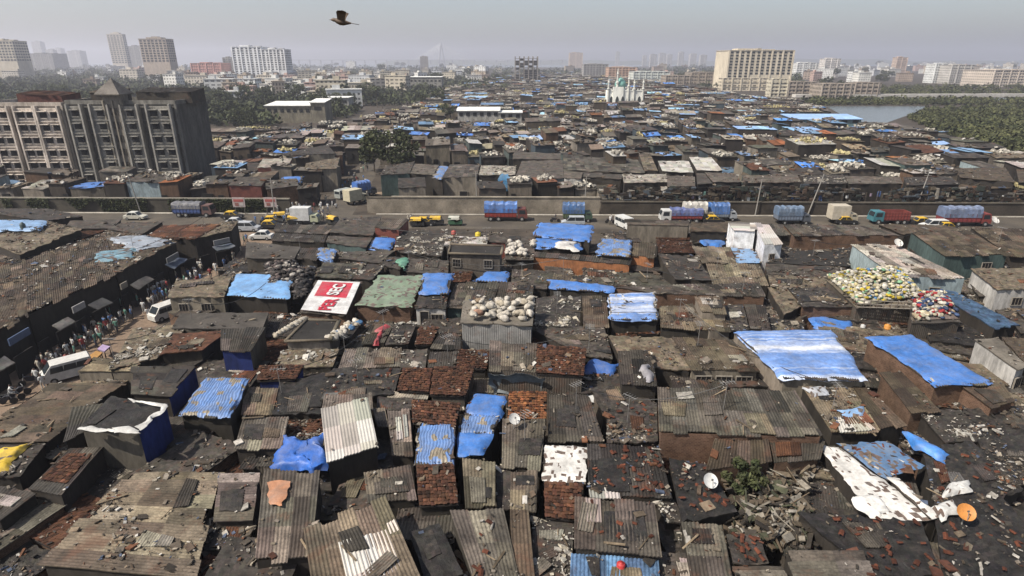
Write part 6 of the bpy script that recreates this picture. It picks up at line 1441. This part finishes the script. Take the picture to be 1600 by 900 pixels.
# loose tiles on the felt roofs, planks, small sheets
def scatter_obj(name, mesh, n, roofs, lab, cat, group, scr=(.8,1.2), lift=.1, tj=.15):
    for (x, y, nm, cnt) in roofs:
        P = find(x, y)
        if P is None: continue
        nn = normal(P)
        for k in range(cnt):
            o = bpy.data.objects.new(name, mesh[int(rng.integers(len(mesh)))]); S.collection.objects.link(o); p = bil(P, rng.uniform(.06,.94), rng.uniform(.06,.94))+nn*lift
            nv_ = Vector(nn+rng.normal(0,tj,3)); qn = nv_.to_track_quat('Z','Y'); qn.rotate; o.rotation_euler = (qn @ Vector((0,0,1)).rotation_difference(Vector((0,0,1)))).to_euler(); o.rotation_euler.rotate_axis('Z', rng.uniform(0,6.28)); o.location = p; s_ = rng.uniform(*scr); o.scale = (s_,s_,s_); tag(o, lab.format(nm), cat, group)
def tilemesh(seed):
    g = np.random.default_rng(seed); b = MB(); c = A(.26,.085,.045)*g.uniform(.4,1.15)
    pts = [(-.22,-.14,0),(-.22,0,.05),(-.22,.14,0),(.22,-.12,.02),(.24,0,.07),(.2,.13,.02)]; b.add(pts, [[0,3,4,1],[1,4,5,2]], c); b.add([(x,y,z-.03) for x,y,z in pts], [[0,1,4,3],[1,2,5,4]], c*.8); b.add(pts+[(x,y,z-.03) for x,y,z in pts], [[0,1,7,6],[1,2,8,7],[2,5,11,8],[5,4,10,11],[4,3,9,10],[3,0,6,9]], c*.8); return b.mesh('clay_tile', M_TILE)
TM = [tilemesh(k) for k in range(5)]
scatter_obj('clay_tile', TM, 0, [(1350,850,'the wide black felt roof at the bottom right',30),(1540,850,'the felt roof right of the orange dish',16),(1530,745,'the charcoal felt roof at the right',14),(1100,770,'the black felt roof below the white dish',22),(980,735,'the dark ribbed roof above the grey ribbed one',40),(1360,720,'the torn slate blue sheet at the right',18),(560,600,'the lumpy dark felt roof at the centre left',14),(980,660,'the dark roof left of the large brown one',10),(1170,860,'the small dark roof at the bottom',14),(740,850,'the grey ribbed roof beside the smooth black one',6),(960,820,'the grey ribbed roof at the bottom',6)], 'loose orange clay tile on {}', 'roof tile', 'loose clay tiles on felt roofs', (.45,.95), .12)
def plankmesh(seed):
    g = np.random.default_rng(seed); b = MB(); L = g.uniform(1.1,2.6); b.box((0,0,.03), (L, g.uniform(.08,.2), .05), 0, A(.30,.24,.17)*g.uniform(.5,1.3)); return b.mesh('plank', M_LITTER)
PL = [plankmesh(k) for k in range(6)]
def smallsheet(seed):
    g = np.random.default_rng(seed); b = MB(); w, l = g.uniform(.6,1.0), g.uniform(.9,1.8); P = [A(-w/2,l/2,0),A(w/2,l/2,0),A(w/2,-l/2,0),A(-w/2,-l/2,0)]; s, t = np.meshgrid(np.linspace(0,1,29), np.linspace(0,1,4)); c = [(.45,.43,.40),(.30,.27,.23),(.62,.6,.56),(.16,.12,.10),(.25,.14,.09),(.2,.2,.2)][seed%6]; grid(b, P, 28, 3, .025*np.sin(s*w/.15*6.28)+.08*(t-.5)**2, jit(c,.15,84), 0, .03); return b.mesh('tin_sheet', M_SHEET)
SS = [smallsheet(k) for k in range(6)]
names = [(520,455),(250,780),(1120,640),(1290,640),(1350,720),(740,850),(960,820),(440,800),(570,850),(600,755),(1090,495),(1130,550),(1100,430),(870,490),(590,600),(480,610),(460,560),(150,630),(220,540),(110,650),(30,720),(1450,770),(1530,700),(1100,860),(860,870),(610,400),(660,380),(560,425),(1260,400),(1270,465),(1380,610),(120,430),(60,470),(820,440),(900,435),(1000,437),(1430,425),(1560,440),(200,390),(690,480),(1050,780),(390,700)]
def short(x, y):
    d = sorted((abs(x-a)+1.6*abs(y-b_), n_, x-a, y-b_) for n_, a, b_ in LAND)[0]
    rel = ('right of ' if d[2] > 0 else 'left of ') if abs(d[2]) > 1.6*abs(d[3]) else ('in front of ' if d[3] > 0 else 'behind '); return rel+d[1]
scatter_obj('plank', PL, 0, [(x,y,short(x,y),int(rng.integers(1,4))) for x,y in names], 'weathered plank on a roof {}', 'plank', 'planks weighing down roofs', (.45,.85))
scatter_obj('tin_sheet', SS, 0, [(x,y,short(x,y),int(rng.integers(1,3))) for x,y in names[::2]], 'small tin sheet on a roof {}', 'tin sheet', 'small loose tin sheets', (.8,1.1), .12, .06)
# ragged white rims on the flat black roof house
for q in ([(122,668),(180,672),(178,676),(124,674)],[(178,671),(216,671),(216,677),(180,677)],[(213,669),(262,632),(266,635),(219,674)],[(200,625),(258,632),(252,636),(204,629)]):
    tarp(0, sheetP(q, 6.55), (.62,.61,.58), 'ragged white strip along the rim of the flat black roof', amp=.05, hang=.12, step=.12)
# aerials on the roofs
am = []
for k in range(3):
    b = MB(); b.tube([(0,0,0),(.05,0,2.2)], .025, 5, (.22,.21,.2)); b.tube([(-.5,0,2.1),(.6,0,2.15)], .015, 4, (.3,.3,.3))
    for x in np.linspace(-.4,.5,5): b.tube([(x,-.3-.05*k,2.12),(x,.3+.05*k,2.12)], .012, 4, (.3,.3,.3))
    am.append(b.mesh('aerial', M_PLAIN))
for k, (x, y) in enumerate(((470,395),(560,365),(700,410),(640,420),(815,440),(880,430),(1010,440),(1120,420),(1160,455),(1060,500),(870,490),(920,545),(760,380),(690,480),(300,500),(180,565),(440,615),(560,600),(700,560),(600,520),(1090,540),(1130,640),(1300,640),(1270,400),(1440,380),(1560,380),(1480,420),(900,640),(980,660),(820,690),(540,560),(100,440),(210,395),(320,360))):
    o = bpy.data.objects.new('aerial', am[k%3]); S.collection.objects.link(o); o.location = onroof(x, y)[0]; o.rotation_euler = (0,0,rng.uniform(0,6.28)); pend(o, 'thin roof aerial', (x,y), 'aerial', 'aerials on the roofs')
wp = ((300,500,420,470),(560,365,760,380),(640,420,880,430),(1010,440,1160,455),(440,615,600,520),(700,560,920,545),(1060,500,1300,640),(900,640,1130,640),(1270,400,1440,380),(180,565,300,500),(100,440,320,360))
for a_, b_, c_, d_ in wp:
    P0, P1 = onroof(a_, b_)[0]+A(0,0,2), onroof(c_, d_)[0]+A(0,0,2); b = MB(); b.tube([P0+(P1-P0)*f-A(0,0,1.2*4*f*(1-f)) for f in np.linspace(0,1,13)],   .03, 4, (.03,.03,.03), cap=False); o = b.obj('wire', M_PLAIN, base=tuple(P0)); pend(o, 'slack wire across roofs', ((a_+c_)/2,(b_+d_)/2), 'wire', 'wires over the roofs')
# debris yard with a bush
yd = MB(); m = 750; xx, yy = rng.uniform(1140,1262,m), rng.uniform(732,862,m); C = np.array([G(x,y,3.0) for x,y in zip(xx,yy)]); L = rng.uniform(.2,1.5,m)**1.3; boxes(yd, C+A(0,0,1)*rng.uniform(0,.9,m)[:,None], np.c_[L, rng.uniform(.06,.4,m), rng.uniform(.03,.10,m)], rng.uniform(0,6.3,m), A(0,0,1), np.asarray([(.25,.21,.16),(.15,.12,.09),(.07,.06,.05),(.38,.35,.30),(.18,.14,.10),(.45,.43,.39),(.10,.11,.07)])[rng.integers(0,7,m)]*rng.uniform(.6,1.2,(m,1)), tj=.5); tag(yd.obj('scrap_timber', M_LITTER), 'jumble of broken timber and scrap in the yard behind the black felt roof', 'scrap', kind='stuff')
b, C = crown_mesh(16, 70, 1.5, 2.2, .17, 21); r = empty('bush', tuple(G(1158,772,3))); BASE[r.name] = (0,0,0); b.obj('foliage', M_LEAF, r); t_ = MB(); t_.tube([(0,0,-1),(.1,0,.8),(0,.1,1.6)], [.08,.06,.03], 6, (.12,.09,.06)); t_.obj('stem', M_BARK, r); tag(r, 'sunlit green bush growing in the scrap yard below the large brown roof', 'bush')
# poles and wires
def pole(x, y, H_, lean, label):
    p = G(x, y, 0); r = local('utility_pole', (p[0],p[1],0)); tag(r, label, 'pole', 'poles along the road'); b = MB(); b.tube([(0,0,0),(lean*H_,0,H_)], [.13,.08], 7, (.34,.32,.29)); b.obj('post', M_PLAIN, r); b = MB(); b.box((lean*H_*.95,0,H_*.95), (1.4,.1,.1), 0, (.25,.23,.2)); b.obj('crossarm', M_PLAIN, r); return A(p[0]+lean*H_*.95, p[1], H_*.95)
pp = [pole(*a) for a in ((1262,336,8,.22,'leaning pole among the stilted houses left of the cream box truck'),(1428,335,8,.12,'pale pole behind the open truck with the teal cab'),(1597,333,8,.15,'pole at the right edge above the road'),(913,331,7,.02,'thin pole behind the green slatted truck'),(1180,336,7,.05,'pole behind the bulging blue load'),(220,332,8,-.12,'pole at the creeper covered wall'),(745,331,8,0,'thin pole by the bare wall left of the red sided truck'),(430,345,8,.03,'pole at the junction left of the white box truck'))]
for i, j, lb in ((0,1,'wire sagging over the dark stilted houses at the right'),(3,4,'wire above the parked trucks in the middle'),(6,3,'wire above the bare wall'),(1,2,'wire at the right end of the road')):
    b = MB(); P0, P1 = pp[i], pp[j]; b.tube([P0+(P1-P0)*f-A(0,0,1.6*4*f*(1-f)) for f in np.linspace(0,1,13)], .02, 4, (.03,.03,.03), cap=False); tag(b.obj('wire', M_PLAIN, base=tuple(P0)), lb, 'wire')
# posters on the left of the junction
for x, y, c, lb in ((425,316,(.52,.42,.40),'pale poster board with red figures left of the white box truck'),(376,316,(.48,.40,.38),'pale poster board above the wall left of the junction')):
    P = [G(x-10,y+8,0)]; p = G(x, 335, 0); z = AtY(x,y,p[1])[2]; r = empty('billboard', (p[0],p[1],0)); tag(r, lb, 'billboard'); b = MB(); b.box((p[0],p[1],z), (2.4,.12,1.9), 0, c); b.obj('panel', M_PLAIN, r); b = MB(); b.box((p[0],p[1]-.08,z+.35), (1.9,.04,.5), 0, (.42,.10,.09)); b.box((p[0]-.4,p[1]-.08,z-.4), (.7,.04,.6), 0, (.3,.12,.10)); b.box((p[0]+.5,p[1]-.08,z-.4), (.6,.04,.6), 0, (.55,.5,.48)); b.obj('picture', M_PLAIN, r)
    for s_ in (-.9,.9):
        b = MB(); b.tube([(p[0]+s_,p[1]+.1,0),(p[0]+s_,p[1]+.1,z+.8)], .07, 6, (.2,.18,.16)); b.obj('post', M_PLAIN, r)
# awnings, sign boards and open shop fronts along the market row
EDGE = [G(362,362,4.8), G(306,374,4.8), G(278,378,5.), G(182,429,5.), G(45,493,5.2), G(-42,542,5.2)]
seg = [(EDGE[k], EDGE[k+1]) for k in range(5)]; kk = 0
for p, q in seg:
    d = (q-p)*A(1,1,0); L = np.linalg.norm(d); d /= L; n_ = A(-d[1], d[0], 0); n_ = n_ if n_[0] > 0 else -n_; x = .3
    while x < L-1.2:
        w_ = min(rng.uniform(1.8,3.6), L-x); z = rng.uniform(2.5,3.1); o_ = p*A(1,1,0)+d*x-n_*.15; e_ = o_+d*w_; c = [(.07,.085,.11),(.17,.16,.14),(.05,.047,.044),(.05,.07,.11),(.20,.18,.155),(.08,.07,.06)][kk%6]; out_ = rng.uniform(.6,1.3)
        k_ = kk % 5 in (0,3)
        Q = [o_+A(0,0,z+.35), e_+A(0,0,z+.35+rng.uniform(-.1,.1)), e_+n_*out_+A(0,0,z-.1), o_+n_*out_+A(0,0,z+rng.uniform(-.3,.1))]; b = MB(); roof_lumpy(b, Q, c, amp=.16, tv=.3)
        if k_: o = b.obj('awning', M_TARP, base=tuple(sum(Q)/4), smooth=True); xy = PX(sum(Q)/4); pend(o, ['slate blue','grey','black','navy','pale grey','brown'][kk%6]+' shop awning', xy, 'awning', 'awnings over the market street')
        if kk % 3 == 0:
            b = MB(); m_ = (o_+e_)/2+n_*.2+A(0,0,z+.85); b.box(m_, (w_*.85,.12,.7), math.atan2(d[1],d[0]), [(.34,.33,.32),(.2,.2,.2),(.07,.11,.20),(.28,.25,.2)][kk//2%4]); o = b.obj('shop_board', M_PLAIN, base=tuple(m_)); pend(o, ['pale grey','grey','blue','cream'][kk//2%4]+' blank shop board', PX(m_), 'shop board', 'boards over the market shops')
        b = MB(); m_ = (o_+e_)/2+n_*.05+A(0,0,1.15); b.box(m_, (w_*.8,.16,2.2), math.atan2(d[1],d[0]), (.015,.014,.014)); o = b.obj('shop_shade_panel', M_DARK, base=tuple(m_)); pend(o, 'dark open shop front', PX(m_), 'shop front', 'shop fronts on the market street')  # near-black slab paints the shade inside each open shop
        x += w_+rng.uniform(.2,.9); kk += 1
# laundry on the stilted fronts
lm = []
for k in range(8):
    b = MB(); w_, l_ = rng.uniform(.4,.7), rng.uniform(.6,1.1); P = [A(-w_/2,0,0),A(w_/2,0,0),A(w_/2,.03,-l_),A(-w_/2,.03,-l_)]; s, t = np.meshgrid(np.linspace(0,1,7), np.linspace(0,1,5)); grid(b, P, 6, 4, .05*np.sin(s*9+k), jit([(.66,.66,.64),(.3,.06,.06),(.08,.16,.4),(.5,.45,.36),(.15,.3,.25),(.6,.6,.55),(.4,.3,.4),(.6,.5,.2)][k],.1,24), 0, .02); lm.append(b.mesh('hanging_cloth', M_TARP))
for k in range(70):
    x = rng.uniform(945,1600); y = rng.uniform(298,316); Yq = yw(0)+1.5+rng.uniform(0,1.5); p = AtY(x, y, yw(AtY(x,y,115)[0])+.5)
    o = bpy.data.objects.new('hanging_cloth', lm[k%8]); S.collection.objects.link(o); o.location = p; pend(o, ['white','red','blue','cream','green','pale','mauve','yellow'][k%8]+' hung cloth', (x,y), 'hanging cloth', 'washing on the stilted fronts')
# ------------------------------------------------ the bird
p = AtY(534, 34, 8.2); r = local('bird', tuple(p), math.pi+.12); r.rotation_euler = (0,-.16,math.pi+.12); r.scale = (.68,.68,.68); tag(r, 'brown bird in flight with raised wings against the pale sky', 'bird'); BC = (.16,.11,.075)
b = MB(); n = 12; prof = [(.205,.004,.0),(.19,.010,.002),(.175,.022,.006),(.15,.032,.010),(.125,.030,.008),(.09,.044,.0),(.03,.056,-.008),(-.04,.050,-.008),(-.10,.032,-.004),(-.15,.018,.0),(-.17,.012,.002)]
V = [(x, r_*1.0*math.cos(a), z+r_*math.sin(a)) for x, r_, z in prof for a in np.arange(n)/n*6.283]; b.add(V, [[i*n+k,i*n+(k+1)%n,(i+1)*n+(k+1)%n,(i+1)*n+k] for i in range(len(prof)-1) for k in range(n)], BC)
tl = [(-.14,-.018),(-.14,.018),(-.30,.045),(-.315,0),(-.30,-.045)]; b.add([(x,y,.006) for x,y in tl]+[(x,y,-.002) for x,y in tl], [[0,1,2,3,4],[9,8,7,6,5]], A(.07,.05,.04)); b.add([(x,y,z) for z in (.006,-.002) for x,y in tl], [[k,(k+1)%5,5+(k+1)%5,5+k] for k in range(5)], A(.07,.05,.04))
for sg in (-1,1):
    rows = [(.075,-.055,0.),(.085,-.06,.09),(.09,-.07,.16),(.06,-.075,.215),(.01,-.05,.25)]; W_ = []
    for i, (xa, xb_, d_) in enumerate(rows):
        th = math.radians(62-6*i); y, z = sg*(.03+d_*math.cos(th)), .02+d_*math.sin(th)
        for f in np.linspace(0,1,6): W_.append((xa+(xb_-xa)*f-.02*d_*4*f, y, z+.008*math.sin(f*3.1)))
    W_ = np.array(W_); b.add(W_, gridfaces(5,4), [BC]*10+[A(.12,.085,.06)]*10); b.add(W_-A(0,0,.006), gridfaces(5,4)[:,::-1], A(.20,.15,.11))
b.obj('body', M_PLAIN, r, smooth=True); b = MB(); b.tube([(.20,0,.0),(.228,0,-.004)], [.007,.001], 6, (.05,.045,.04)); b.obj('beak', M_PLAIN, r)
for sg in (-1,1):
    b = MB(); b.lathe((.178,sg*.019,.012), [(.0005,-.005),(.004,-.002),(.004,.002),(.0005,.005)], 8, (.01,.01,.01)); b.obj('eye', M_PLAIN, r)
settle()
tag(LIT.obj('roof_litter', M_LITTER), 'scraps of plastic, paper and wood strewn across the near roofs', 'litter', kind='stuff')
